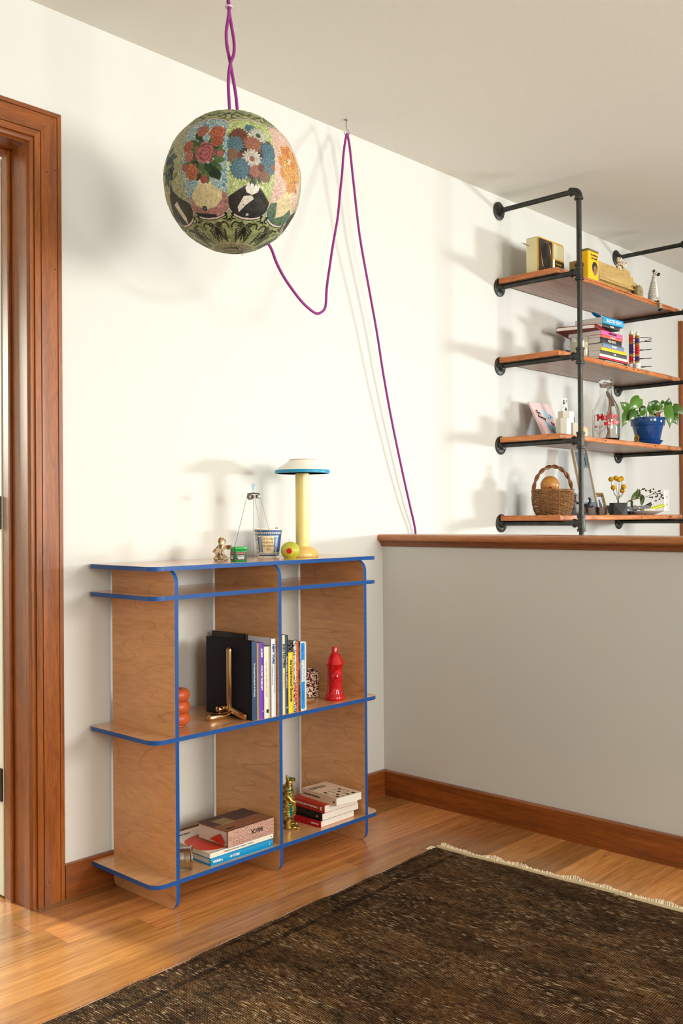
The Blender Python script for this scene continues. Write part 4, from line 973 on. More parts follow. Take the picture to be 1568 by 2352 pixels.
# table lamp
lp = thing('table_lamp', 'mushroom table lamp with yellow stem, white dome and turquoise rim', 'lamp', (-.583, -.165, ZT))
M_ly = mat('lamp_yellow', S(232, 214, 132), .3, coat=.3); M_lb = mat('lamp_base_ochre', S(226, 190, 108), .25, coat=.4)
M_lw = mat('lamp_white', S(238, 236, 224), .4); M_lr = mat('lamp_rim_blue', S(34, 146, 186), .35)
obj('base', MB().lathe([(0, 0), (.0490, 0), (.0505, .0015), (.0505, .006)]+[(.0225+.028*math.cos(a), .006+.028*math.sin(a)) for a in np.linspace(.1, 1.5, 12)]+[(0, .0345)], 56), M_lb, lp, smooth=50)
obj('stem', MB().lathe([(0, .0), (.0228, .0), (.0228, .272), (0, .272)], 48), M_ly, lp, smooth=50)
sh = MB().lathe([(.0, .272), (.083, .272), (.0845, .279), (.080, .2845), (.048, .3045), (.0445, .3090), (.0425, .3110), (0, .3115)], 64)
obj('shade', sh, M_lw, lp, smooth=40)
obj('rim', MB().lathe([(.0835, .268), (.0885, .268), (.0890, .2690), (.0890, .2765), (.0875, .2785), (.0835, .279), (.0835, .268)], 64), M_lr, lp, smooth=40)
obj('top_ring', MB().lathe([(.0405, .3095), (.0425, .3118), (.0412, .3130), (.0385, .3115), (.0, .3110)], 48), mat('lamp_ring_tan', S(196, 170, 120), .4), lp, smooth=40)
# olive candle
ol = thing('olive_candle', 'round green olive-shaped candle with red pimento spot in front of the lamp', 'candle', (-.678, -.206, ZT))
M_ol = mat('olive_wax', S(186, 186, 62), .35, spec=.5, var=.06, vscale=30)
prof = [(0, 0), (.019, 0)]+[(.0300*math.cos(a), .0235+.0282*math.sin(a)) for a in np.linspace(-.93, 1.54, 22)]+[(0, .0517)]
obj('body', MB().lathe(prof, 40), M_ol, ol, smooth=60)
vd = Vector((CAM.x+.678, CAM.y+.206, 0)).normalized(); az = math.atan2(vd.y, vd.x)-.12
Ms = Matrix.Rotation(az, 4, 'Z') @ Matrix.Rotation(PI/2, 4, 'Y')
obj('pimento', MB().lathe([(0, .0250), (.0090, .0250), (.0090, .0297), (.007, .0303), (0, .0305)], 24, (0, 0, .0235), M=Ms), mat('pimento_red', S(190, 14, 20), .35), ol)
obj('pimento_rim', MB().lathe([(.0088, .025), (.0104, .0278), (.0096, .0294), (.0088, .0292)], 28, (0, 0, .0235), M=Ms), mat('olive_rim', S(216, 196, 96), .4), ol)
obj('wick', MB().tube(curve([(0, 0, .050), (-.001, .001, .055), (-.004, .003, .057), (-.007, .005, .0585)], 4), .0010, 6), mat('wick', S(206, 196, 176), .9), ol)
# coffee cup with the Greek pattern
cp = thing('paper_cup', 'blue and white Greek-pattern cup reading it is our pleasure to serve you', 'cup', (-.672, -.098, ZT), math.radians(-2))
def cup_r(z): return .0335+(.0438-.0335)*z/.0905
M_cb = mat('cup_blue', S(26, 78, 140), .4); M_cw = mat('cup_white', S(240, 236, 222), .5); M_cc = mat('cup_cream', S(238, 226, 196), .5)
obj('body', MB().lathe([(0, .002), (cup_r(0)-.0015, .002), (cup_r(0), 0), (cup_r(.006), .006), (cup_r(.0880), .0880), (cup_r(.0905)+.0016, .0890), (cup_r(.0905)+.0018, .0912), (cup_r(.0905)-.0006, .0915), (cup_r(.088)-.0012, .087), (cup_r(.004)-.001, .004), (0, .004)], 56), M_cw, cp, smooth=40)
def cup_patch(name, a0, a1, z0, z1, m, off=.0004, n=10, zf=None):
    vs = []; fs = []
    for i in range(n+1):
        a = math.radians(a0+(a1-a0)*i/n)
        for z in (z0, z1): r = cup_r(z)+off; vs.append((r*math.cos(a), r*math.sin(a), z))
        for z in (z0, z1): r = cup_r(z)-.0002; vs.append((r*math.cos(a), r*math.sin(a), z))
    for i in range(n):
        k = 4*i; fs += [(k, k+4, k+5, k+1), (k+1, k+5, k+7, k+3), (k+2, k, k+4, k+6)]
    return obj(name, MB().add(vs, fs), m, cp, smooth=40)
cup_patch('blue_wrap', -180, 180, .0055, .0868, M_cb, n=56)
va = math.degrees(math.atan2(CAM.y+.098, CAM.x+.672))   # azimuth of the printed panel
A0 = va+7
cup_patch('cream_panel', A0-32, A0+24, .0135, .0700, M_cc, .0007)
for s_ in (-1, 1):
    c0 = A0-4+s_*40
    cup_patch('column', c0-7, c0+7, .0165, .0665, mat('cup_grey', S(150, 170, 196), .5), .0007, 5)
    for e_ in (.0135, .0665): cup_patch('column_end', c0-10, c0+10, e_, e_+.0035, M_cw, .0008, 5)
cup_patch('amphora', A0-86, A0-58, .006, .0830, mat('cup_amphora', S(222, 208, 182), .5), .0007, 6)
for zz in (.0160, .0290, .0560, .0720): cup_patch('amphora_line', A0-84, A0-60, zz, zz+.0022, M_cb, .0010, 6)
for zz in (.0090, .0745):
    k = 0; a = A0-56
    while a < A0+62:
        cup_patch('greek_key', a, a+7.4, zz+.0052, zz+.0066, M_cw, .0008, 2); cup_patch('greek_key', a, a+1.9, zz, zz+.0066, M_cw, .0008, 1); cup_patch('greek_key', a+3.4, a+5.4, zz, zz+.0036, M_cw, .0008, 1); cup_patch('greek_key', a+1.9, a+5.4, zz, zz+.0012, M_cw, .0008, 1); a += 8.6
M_cg = mat('cup_gold', S(176, 140, 50), .5)
for k, s_ in enumerate(("IT'S OUR", 'PLEASURE', 'TO SERVE', 'YOU')):
    z = .0590-.0108*k; n_ = len(s_)
    for j, ch in enumerate(s_):
        if ch == ' ': continue
        a = math.radians(A0-4+(j-(n_-1)/2)*6.4); r = cup_r(z)+.0009
        text('lettering', ch, cp, M_cg, (r*math.cos(a), r*math.sin(a), z), (PI/2, 0, a+PI/2), .0088, bold=.0003)
obj('spoon_tip', MB().ball((.020, -.018, .0935), (.0055, .0035, .0024), 10, 6).tube([(.018, -.016, .092), (-.004, .004, .03)], .0014, 6), M_steel, cp)
# wire balance toy
wt = thing('wire_tripod_toy', 'thin wire tripod toy with a small motor and pale blue key standing over the cup', 'toy', (-.760, -.128, ZT))
hub = Vector((0, 0, .199))
feet = [(-.028, .060, 0), (.030, .034, 0), (-.012, -.020, .0), (-.018+.025, -.105, 0)]
rtv = Vector((.685, -.729, 0))
for k, (fx, fy) in enumerate([(rtv*-.072+Vector((.015, .012, 0))).to_tuple()[:2], (rtv*.0+Vector((-.012, -.01, 0))).to_tuple()[:2], (rtv*.026+Vector((.014, .010, 0))).to_tuple()[:2], (rtv*.074+Vector((-.006, -.004, 0))).to_tuple()[:2]]):
    s_ = (rtv*((-.018, .0, .002, .018)[k])); top_ = hub+s_+Vector((0, 0, .0 if k in (1, 2) else .002))
    obj('wire_leg', MB().tube(curve([tuple(top_), tuple(top_*.5+Vector((fx, fy, 0))*.5+rtv*(.004 if k == 2 else .0)), (fx, fy, .0008)], 5), .0007, 6), M_wire, wt)
obj('wire_bar', MB().tube([tuple(hub+rtv*-.019+Vector((0,0,.002))), tuple(hub+Vector((0,0,.004))), tuple(hub+rtv*.019+Vector((0,0,.002)))], .0022, 8), M_wire, wt)
mo = MB().lathe([(0, -.006), (.0085, -.006), (.0085, .006), (0, .006)], 18, tuple(hub+rtv*-.010+Vector((0,0,-.008))), M=RXm); mo.box(hub.x+.003, hub.x+.014, hub.y-.016, hub.y-.006, hub.z-.012, hub.z-.001)
obj('motor', mo, mat('motor_metal', S(120, 114, 106), .35, metal=.9), wt, bevel=.0006)
ky = MB().tube([(0, 0, .203), (0, 0, .216)], .0014, 8); ky.box(-.0018, .0018, -.0018, .0018, .212, .222)
obj('key_stem', ky, mat('key_blue', S(150, 212, 228), .5), wt)
obj('key_ring', MB().tube([tuple(rtv*.0048*math.cos(a)+Vector((0, 0, .2270+.0048*math.sin(a)))) for a in np.linspace(0, 2*PI, 18)[:-1]], .0015, 6, closed=True), mat('key_blue', S(150, 212, 228), .5), wt)
# green tin
tn = thing('ointment_tin', 'small square green metal tin with pink and white lettering', 'tin', (-.9215, -.244, ZT), math.radians(-22))
M_gt = mat('tin_green', S(20, 132, 56), .3, metal=.35); M_gd = mat('tin_dark_green', S(8, 54, 34), .35)
obj('body', MB().prism(rrect(-.0195, .0195, -.0195, .0195, .004), 0, .0335), M_gt, tn, bevel=.0006)
obj('lid', MB().prism(rrect(-.0203, .0203, -.0203, .0203, .0045), .0320, .0428).prism(rrect(-.0208, .0208, -.0208, .0208, .0048), .0318, .0335), M_gt, tn, bevel=.0010)
for rz_ in (0, -PI/2):
    f_ = Matrix.Rotation(rz_, 4, 'Z'); o = obj('label_panel', MB().xbox(f_ @ Matrix.Translation((0, -.0197, .0165)), .034, .0006, .0245), M_gd, tn, smooth=0)
    for s_, z, sz, m_ in (('BAG·BALM', .0245, .0056, mat('ink_rosepink', S(226, 120, 120), .6)), ('NET CONTENTS', .0165, .0030, M_wtxt), ('FOR DRY SKIN', .0125, .0030, M_wtxt), ('ONE OUNCE', .0085, .0030, M_wtxt)):
        p_ = f_ @ Vector((0, -.0202, z)); text('lettering', s_, o, m_, p_, (PI/2, 0, rz_), sz, bold=.0002)
# glazed dog figurine
dg = thing('dog_figurine', 'little cream and brown glazed animal figurine holding out a bowl beside the green tin', 'figurine', (-.9225, -.166, ZT), math.radians(-43)); dg.scale = (1.12, 1.12, 1.08)
M_dg = speckle('dog_glaze', S(110, 66, 26), S(232, 214, 172), 70, .40, .54, .2, detail=3)
d = MB()
d.tube([(-.003, 0, .012), (-.004, 0, .024), (.0, 0, .036), (.001, 0, .046)], [.0125, .0120, .0095, .0080], 16); d.ball((.0, 0, .011), (.0145, .012, .0105), 16, 10)
for s_ in (-1, 1): d.tube([(s_*.009, -.002, .010), (s_*.016, -.006, .006), (s_*.013, -.012, .0045)], [.0062, .0052, .0048], 10); d.ball((s_*.0115, -.012, .0045), (.007, .006, .0045), 10, 6)
d.tube([(.001, 0, .044), (.003, 0, .054), (.0, 0, .062)], [.0085, .0088, .006], 14); d.ball((.001, 0, .0615), (.0062, .0058, .0055), 12, 8); d.ball((.0075, -.002, .0535), (.006, .005, .0055), 12, 8)
d.tube([(-.005, .003, .040), (-.012, .002, .032), (-.0185, 0, .022)], [.0042, .0045, .0060], 10)
d.tube([(.004, -.003, .040), (.011, -.004, .036), (.016, -.004, .038)], [.0045, .0040, .0035], 10)
obj('body', d, M_dg, dg, smooth=60)
obj('ear', MB().ball((-.003, .0055, .054), (.0042, .0024, .0085), 10, 8).ball((-.003, -.0055, .054), (.0042, .0024, .0085), 10, 8), mat('dog_brown', S(120, 74, 34), .25), dg)
obj('bowl', MB().lathe([(0, -.009), (.005, -.0085), (.0085, -.003), (.0095, .003), (.008, .003), (.006, -.003), (0, -.004)], 20, (.0190, -.004, .0395)), M_dg, dg)
# ---------------------------------------------------------------- top board of the pipe shelf
z = Z1b
ra = thing('transistor_radio', 'cream portable radio with black front and oval speaker on the top shelf board', 'radio', (.902, -.190, z))
M_rc = mat('radio_cream', S(222, 214, 168), .4); M_rb = mat('radio_black', S(34, 32, 30), .45, bump=.2, bscale=500); M_ro = mat('radio_gold', S(224, 164, 50), .35, metal=.3)
obj('case', MB().prism(rrect(-.108, .108, .0, .158, .012), 0, .052, Matrix(((1,0,0,0),(0,0,1,0),(0,1,0,0),(0,0,0,1)))), M_rc, ra, smooth=40)
MF = Matrix(((1,0,0,0),(0,0,-1,0),(0,1,0,0),(0,0,0,1)))  # local xy -> xz plane, extrude to -y
obj('gold_trim', MB().prism(rrect(-.107, .107, .002, .156, .014), 0, .004, MF), M_ro, ra, smooth=40)
obj('speaker_panel', MB().prism(rrect(-.100, .008, .010, .150, .008), .004, .006, MF), M_rb, ra, smooth=40)
el = [(-.046+.038*math.cos(a), 0.080+.060*math.sin(a)) for a in np.linspace(0, 2*PI, 33)[:-1]]
obj('speaker_ring', MB().tube([(x, -.0072, y) for x, y in el], .0020, 6, closed=True), mat('copper', S(170, 110, 60), .3, metal=.9), ra)
sc = MB(); ns = 28; vs = []
for r, d in ((.96, .007), (.55, .011), (.18, .013)):
    for a in np.linspace(0, 2*PI, ns, endpoint=False): vs.append((-.046+.038*r*math.cos(a), -d, .080+.060*r*math.sin(a)))
fs = [(i*ns+k, i*ns+(k+1) % ns, (i+1)*ns+(k+1) % ns, (i+1)*ns+k) for i in range(2) for k in range(ns)]+[tuple(range(2*ns, 3*ns))]
obj('speaker_cone', sc.add(vs, fs), mat('speaker_gloss', S(22, 20, 22), .15), ra, smooth=50)
obj('dial_window', MB().prism(rrect(.016, .100, .084, .148, .008), .004, .0062, MF), mat('dial_glass', S(206, 200, 160), .06, coat=.5), ra)
obj('control_panel', MB().prism(rrect(.030, .104, .008, .078, .005), .004, .0060, MF), M_rb, ra)
obj('white_strip', MB().prism(rrect(.011, .026, .008, .080, .002), .004, .0062, MF), mat('radio_white', S(230, 224, 206), .4), ra)
text('lettering', 'Transistor', ra, M_ro, (.060, -.0064, .064), FS, .012, bold=.0003)
obj('knob', MB().lathe([(.0155, .004), (.0155, .012), (.013, .014), (0, .014)], 24, (.080, 0, .034), M=RXm), M_ro, ra); obj('knob', MB().lathe([(.010, .012), (.010, .0155), (0, .016)], 20, (.080, 0, .034), M=RXm), M_rb, ra)
obj('antenna', MB().tube([(-.105, .040, .122), (-.155, .046, .128)], .0030, 8), M_steel, ra)
yt = thing('yellow_tin', 'yellow metal tin with black lettering and a printed portrait next to the iron post', 'tin', (1.080, -.278, z), 0)
M_yt = mat('tin_yellow', S(244, 188, 20), .35)
obj('body', MB().prism(rrect(-.046, .046, -.021, .021, .006), 0, .126), M_yt, yt, smooth=40)
obj('lid', MB().prism(rrect(-.047, .047, -.022, .022, .006), .122, .130).prism(rrect(-.044, .044, -.019, .019, .005), .130, .1325), mat('tin_lid_olive', S(120, 110, 70), .4, metal=.3), yt, smooth=40)
for s_, zz in (("I'm saved up", .108), ('for travel!', .094)): text('lettering', s_, yt, M_ink, (.006, -.0213, zz), FS, .0125, bold=.0005, sx=.95)
hair = [(.010+.024*math.cos(a)*(1+.03*math.sin(9*a)), .054+.027*math.sin(a)) for a in np.linspace(0, 2*PI, 40)[:-1]]
obj('print_hair', MB().prism(hair, .0210, .0214, MF), M_ink, yt)
obj('print_face', MB().prism([(.013+.0145*math.cos(a), .042+.0215*math.sin(a)) for a in np.linspace(0, 2*PI, 30)[:-1]], .0213, .0217, MF), mat('print_skin', S(150, 104, 80), .6), yt)
fe = MB()
for ex in (.007, .019): fe.prism([(ex+.0032*math.cos(a), .045+.0013*math.sin(a)) for a in np.linspace(0, 2*PI, 12)[:-1]], .0216, .0220, MF)
fe.prism([(.013+.0022*math.cos(a), .037+.0030*math.sin(a)) for a in np.linspace(0, 2*PI, 10)[:-1]], .0216, .0219, MF); fe.prism([(.013+.0055*math.cos(a), .030+.0014*math.sin(a)) for a in np.linspace(0, 2*PI, 12)[:-1]], .0216, .0220, MF)
obj('print_features', fe, mat('print_dark', S(60, 36, 30), .6), yt)
# wooden toy truck
tk = thing('wooden_truck', 'yellowed wooden toy truck with open bed standing on the top shelf board', 'toy', (1.354, -.214, z+.0005)); tk.scale = (1.08, 1.08, 1.16)
M_tk = wood('truck_wood', S(206, 176, 104), S(178, 144, 78), S(120, 92, 44), (1.2, 9, 9), 4, .6, .05, .3)
M_tw = mat('truck_wheel', S(136, 120, 82), .55, var=.15)
obj('chassis', MB().box(-.215, .215, -.040, .055, .032, .040), M_tk, tk, bevel=.0015)
obj('axle_block', MB().box(-.18, .215, -.022, .022, .012, .032), M_tk, tk, bevel=.0015)
obj('side_board', MB().box(-.205, .085, -.042, -.034, .040, .098), M_tk, tk, bevel=.0012); obj('side_board', MB().box(-.205, .085, .048, .056, .040, .098), M_tk, tk, bevel=.0012)
obj('tail_board', MB().box(-.212, -.204, -.042, .056, .040, .098), M_tk, tk, bevel=.0012)
obj('cab_back', MB().box(.085, .142, -.040, .054, .040, .104), M_tk, tk, bevel=.002)
obj('dashboard', MB().box(.148, .192, -.030, .045, .040, .088), M_tk, tk, bevel=.0015)
obj('bonnet', MB().prism([(.192, .040), (.240, .040), (.240, .062), (.232, .070), (.192, .078)], -.040, .026, MF), M_tk, tk, bevel=.002)
obj('ramp_board', MB().prism([(.02, .098), (.085, .120), (.085, .098)], -.052, -.044, MF), M_tk, tk, bevel=.001)
for wx in (-.185, .205):
    for sy, yy in ((-1, -.047), (1, .060)):
        wl = obj('wheel', MB().lathe([(0, -.009), (.026, -.009), (.0285, -.006), (.0285, .006), (.026, .009), (.021, .0075), (.019, .009), (.012, .0075), (.010, .009), (0, .009)], 28, (wx, yy, .0285), M=RXm), M_tw, tk, smooth=35)
        obj('hub', MB().lathe([(.005, 0), (.0045, .011), (0, .0115)], 12, (wx, yy, .0285), M=RXm), M_steel, wl)
def carved(label, loc, h, col1, col2, lean):
    t = thing('carved_figure', label, 'figurine', loc, lean)
    m_ = speckle('carved_'+str(int(col1[0]*9999)), col1, col2, 90, .42, .56, .45, detail=3)
    mb = MB(); mb.tube([(0, 0, 0), (0, 0, h*.25), (.002, 0, h*.5), (.002, 0, h*.6)], [h*.19, h*.20, h*.17, h*.10], 14); mb.ball((.004, 0, h*.76), (h*.17, h*.16, h*.20), 14, 10); mb.ball((.004+h*.12, 0, h*.72), (h*.08, h*.07, h*.07), 10, 8)
    for s_ in (-1, 1): mb.tube([(.002, s_*h*.15, h*.48), (h*.16, s_*h*.20, h*.34), (h*.32, s_*h*.12, h*.20)], [h*.075, h*.065, h*.055], 8); mb.tube([(0, s_*h*.08, h*.1), (h*.24, s_*h*.12, h*.12), (h*.30, s_*h*.12, 0)], [h*.10, h*.08, h*.06], 8)
    obj('body', mb, m_, t, smooth=60)
    hr = MB()
    for k in range(26):
        a = random.random()*2*PI; e = random.random()*1.3; hr.ball((.004+h*.15*math.cos(a)*math.cos(e), h*.15*math.sin(a)*math.cos(e), h*.79+h*.17*math.sin(e)), h*.05, 6, 5)
    obj('hair', hr, m_, t, smooth=60)
carved('brown spotted cream figurine riding behind the cab of the wooden truck', (1.476, -.214, z+.120), .074, S(130, 88, 40), S(236, 222, 190), -.5)
carved('whitish seated figurine in the front seat of the wooden truck', (1.540, -.205, z+.1040), .080, S(176, 150, 116), S(240, 234, 222), -.3)
# zebra-striped sitting figurine
zb = thing('zebra_figurine', 'black and white striped long-necked figurine sitting on the edge of the top board', 'figurine', (1.672, -.288, z), math.radians(-40))
M_zb = wavemat('zebra', S(24, 24, 24), S(238, 234, 222), 62, .36, .50, 'Z', 3.0, .3); M_zw = mat('zebra_white', S(238, 234, 222), .3); M_zk = mat('zebra_black', S(18, 18, 18), .3)
mb = MB(); mb.tube([(0, 0, 0), (0, 0, .020), (.001, 0, .045), (.003, 0, .075), (.006, 0, .105), (.010, 0, .130)], [.020, .0215, .0200, .0150, .0095, .0075], 20)
obj('body', mb, M_zb, zb, smooth=60)
obj('chest', MB().tube([(.010, 0, .012), (.011, 0, .035), (.012, 0, .065), (.012, 0, .095), (.013, 0, .120)], [.0150, .0165, .0125, .0078, .0050], 14), M_zw, zb, smooth=60)
obj('head', MB().ball((.018, 0, .138), (.014, .0085, .0085), 14, 10), M_zb, zb, smooth=60); obj('muzzle', MB().ball((.031, 0, .133), (.010, .0085, .0085), 14, 10), M_zk, zb, smooth=60)
for s_ in (-1, 1): obj('ear', MB().ball((.008, s_*.007, .148), (.003, .0045, .0075), 10, 8), M_zk, zb, smooth=60)
for s_ in (-1, 1):
    lg = obj('leg', MB().tube(curve([(.010, s_*.010, .010), (.026, s_*.009, .012), (.034, s_*.008, -.004), (.036, s_*.008, -.020), (.037, s_*.008, -.034)], 4), [.0075]*6+[.0062]*11, 12), M_zb, zb, smooth=60); obj('hoof', MB().ball((.039, s_*.008, -.038), (.0085, .0065, .0060), 12, 8), M_zk, lg, smooth=60)
# ---------------------------------------------------------------- second board
z = Z2b
cd = thing('jar_candle', 'cream candle in a clear glass tumbler on the second shelf board', 'candle', (1.063, -.235, z))
obj('glass', MB().lathe([(0, 0), (.038, 0), (.040, .003), (.0405, .098), (.0395, .099), (.0385, .097), (.0378, .008), (0, .006)], 44), M_glass, cd, smooth=40)
obj('wax', MB().lathe([(0, .0065), (.0372, .0085), (.0375, .074), (.030, .072), (0, .071)], 40), mat('candle_wax', S(238, 228, 190), .5), cd, smooth=40); obj('wick', MB().tube([(0, 0, .071), (.001, 0, .082)], .0012, 6), M_black, cd)
def sb(label, x0, x1, z, h, col, depth=.17, yf=-.262, ang=0, hard=False, lab=None, lc=None, m=None):
    b = book_flat(label, ((x0+x1)/2, yf, z), math.radians(ang), x1-x0, depth, h, m or flat('c%d_%d_%d' % col, col), hard=hard)
    if lab: text('spine_lettering', lab, b, lc or M_wtxt, (0, -.0009, h*.5), FS, h*.62, bold=.0004, sx=.9)
    return b
zz = z
B = [('black paperback about house and garden, lowest of the tall book stack', 1.205, 1.462, .0215, (30, 28, 28), 'YOUR HOUSE, YOUR GARDEN', None),
     ('thin red-spined magazine second from the bottom of the tall book stack', 1.200, 1.475, .0085, (206, 30, 34), None, None),
     ('white magazine with pale coloured spine just above the red one', 1.200, 1.470, .0115, (226, 224, 212), None, None),
     ('dark grey magazine with white masthead in the tall book stack', 1.215, 1.455, .0180, (74, 74, 72), 'dwell', None),
     ('yellow-spined paperback in the tall book stack', 1.220, 1.450, .0140, (244, 200, 20), None, None),
     ('blue-grey paperback with black spine end in the tall book stack', 1.228, 1.435, .0200, (120, 140, 170), 'SEA VIEW', None),
     ('black ring-topped book with cream marks in the tall book stack', 1.215, 1.405, .0245, (34, 30, 30), 'OLD BOOK', mat('ink_cream', S(230, 220, 190), .7)),
     ('orange-red paperback in the tall book stack', 1.222, 1.415, .0135, (228, 96, 72), 'The Little Red', M_wtxt),
     ('pink paperback with red label in the tall book stack', 1.218, 1.420, .0185, (232, 96, 164), 'ARCHITECTURE', M_ink)]
for lab, x0, x1, h, col, tx, lc in B:
    sb(lab, x0, x1, zz, h, col, .17 if 'orange' not in lab else .16, ang=random.uniform(-1.5, 1.0), lab=tx, lc=lc); zz += h
b = sb('large red hardback jutting out of the tall book stack', 1.160, 1.405, zz, .0195, (130, 22, 24), .185, -.235, 14, hard=True); zz += .0195
b = sb('dark olive paperback resting on the red hardback', 1.245, 1.405, zz, .0150, (60, 62, 50), .13, -.255, 0, lab='WALDEN', lc=M_wtxt); zz += .0150
b = sb('thick bright blue paperback on top of the tall book stack', 1.245, 1.420, zz, .0300, (20, 160, 220), .15, -.262, -3, lab='SELECTED ESSAYS'); zz += .0300
kn = thing('blue_leaflet', 'curled blue paper leaflet on top of the tall book stack', 'leaflet', (1.30, -.215, zz))
n = 12; vs = []
for i in range(n+1):
    t = i/n; x = -.075+.105*t; zc = .020*(1-t)**1.4
    for yy, dz in ((-.013*math.sin(PI*min(1, t+.15))-.002, 0), (.013*math.sin(PI*min(1, t+.15))+.002, .002)): vs += [(x, yy, zc+dz+.0002), (x, yy, zc+dz+.0012)]
fs = []
for i in range(n):
    k = 4*i; fs += [(k, k+4, k+6, k+2), (k+1, k+3, k+7, k+5), (k, k+1, k+5, k+4), (k+2, k+6, k+7, k+3)]
obj('paper', MB().add(vs, fs+[(0, 2, 3, 1), (4*n, 4*n+1, 4*n+3, 4*n+2)]), mat('leaflet_blue', S(40, 146, 200), .5), kn, smooth=60)
zz = z
for k, (lab, h, w, dd) in enumerate((('grey softcover lying flat at the bottom behind the jar candle', .014, .19, .2), ('white journal lying flat behind the jar candle', .022, .17, .2), ('dark-covered journal topmost behind the jar candle', .016, .16, .16))):
    sb(lab, 1.045+.01*k, 1.045+.01*k+w*.62, zz, h, ((150, 146, 140), (226, 222, 212), (50, 48, 46))[k], .13, -.17, 2*k-2); zz += h
def beads(label, x, y, cols, h):
    t = thing('beaded_candlestick', label, 'ornament', (x, y, z))
    obj('foot', MB().lathe([(0, 0), (.0145, 0), (.0150, .002), (.0150, .026), (.0140, .028), (0, .028)], 24), mat('bead_white', S(232, 230, 224), .35), t, smooth=40)
    zc = .028
    for c_, kind in cols:
        m_ = {'g': mat('bead_gold', S(196, 146, 70), .3, metal=.7), 'r': mat('bead_red', S(206, 26, 34), .25), 'p': mat('bead_purple', S(74, 44, 110), .3), 'w': mat('bead_white', S(232, 230, 224), .35)}[kind]
        mb = MB()
        nb = 8; r = .0095
        nr = max(1, round(c_/.0075))
        for q in range(nr):
            for k in range(nb): a = 2*PI*(k+.5*(q % 2))/nb; mb.ball((.0072*math.cos(a), .0072*math.sin(a), zc+(q+.5)*c_/nr), (.0042, .0042, c_/nr*.58), 7, 5)
        mb.tube([(0, 0, zc), (0, 0, zc+c_)], .0065, 8); obj('bead_ring', mb, m_, t, smooth=60); zc += c_
    obj('tip', MB().lathe([(.0085, zc), (.0080, zc+.008), (.0045, zc+.017), (.0, zc+.020)], 16), mat('tip_white', S(236, 230, 214), .3), t, smooth=50)
    obj('thread', MB().tube(curve([(0, 0, zc+.019), (-.006, -.003, zc+.012), (-.010, -.005, zc-.004)], 4), .0007, 5), M_gold, t)
beads('taller beaded candlestick with red top ring beside the wire coil', 1.508, -.258, [(.010, 'g'), (.024, 'r'), (.014, 'g'), (.046, 'p'), (.012, 'g'), (.022, 'r'), (.012, 'g')], .19)
beads('shorter beaded candlestick with purple top ring at the shelf edge', 1.508, -.288, [(.010, 'g'), (.020, 'p'), (.012, 'g'), (.040, 'r'), (.012, 'g'), (.022, 'p'), (.014, 'g')], .16)
co = thing('wire_coil', 'loose black wire coil standing behind the beaded candlesticks', 'wire coil', (1.690, -.215, z))
pts = []
for k in range(0, 24*4+1):
    a = 2*PI*k/24; t = k/(24*4); pts.append((.052*math.cos(a), .052*math.sin(a), .004+.165*t))
pts += [(.052*math.cos(a), .052*math.sin(a), .169+.006*a/6) for a in np.linspace(.2, 6, 20)]
obj('wire', MB().tube(pts, .0016, 6), mat('coil_black', S(40, 40, 36), .4, metal=.6), co, smooth=60)
obj('clip', MB().ball((.050, -.006, .172), (.006, .004, .003), 8, 6), M_black, co)
pa = thing('folded_paper', 'small printed paper lying at the right end of the second board', 'paper', (1.86, -.215, z))
obj('sheet', MB().box(-.045, .045, -.04, .05, .0, .010), M_wtxt, pa, smooth=0); obj('print', MB().box(-.03, .03, -.0405, -.02, .0, .0102), speckle('paper_print', S(60, 90, 90), S(230, 230, 220), 60, .45, .55, .7), pa, smooth=0)
# ---------------------------------------------------------------- third board
z = Z3b
ca_ = thing('lamb_card', 'pink card with a blue lamb leaning against the wall', 'card', (1.022, -.140, z))
th = math.radians(-27)
def card_part(name, mb, m):
    o = obj(name, mb, m, ca_, smooth=0); o.rotation_euler = (th, 0, 0); return o
CW, CH = .176, .186
card_part('card', MB().box(-CW/2, CW/2, 0, .008, 0, CH), [mat('card_pink', S(236, 206, 206), .5)][0])
M_lb2 = mat('lamb_blue', S(146, 198, 222), .6); M_lbd = mat('lamb_grey_blue', S(92, 132, 160), .6); M_lbl = mat('lamb_light', S(190, 222, 234), .6)
def blob(name, pts, m, d): card_part(name, MB().prism([tuple(p.xy) for p in curve([(x, y, 0) for x, y in pts+pts[:1]], 4)][:-1], -.001, .0004+d, MF), m)
blob('print_body', [(-.030, .094), (-.012, .088), (.020, .086), (.040, .074), (.062, .052), (.080, .044), (.080, .030), (.055, .036), (.030, .046), (.018, .040), (.026, .012), (.018, .006), (.006, .030), (-.002, .030), (.002, .008), (-.008, .006), (-.016, .040), (-.020, .070)], M_lb2, .0002)
blob('print_leg', [(.002, .052), (.020, .040), (.028, .012), (.020, .006), (.008, .030), (-.004, .045)], M_lbd, .0005)
blob('print_head', [(-.018, .146), (.004, .150), (.026, .144), (.044, .130), (.062, .118), (.050, .108), (.036, .106), (.022, .098), (.006, .104), (-.006, .120), (-.022, .138)], M_lbl, .0002)
blob('print_ear', [(.030, .130), (.048, .126), (.066, .112), (.052, .112), (.036, .118)], M_lb2, .0005)
blob('print_bow', [(.020, .084), (.030, .092), (.036, .082), (.048, .084), (.044, .072), (.034, .074), (.030, .064), (.024, .074)], mat('bow_red', S(196, 30, 44), .6), .0007)
for ex, ey in ((.036, .112), (.018, .108), (-.004, .008), (.022, .008)): blob('print_spot', [(ex-.005, ey), (ex, ey+.003), (ex+.005, ey), (ex, ey-.003)], M_ink, .0009)
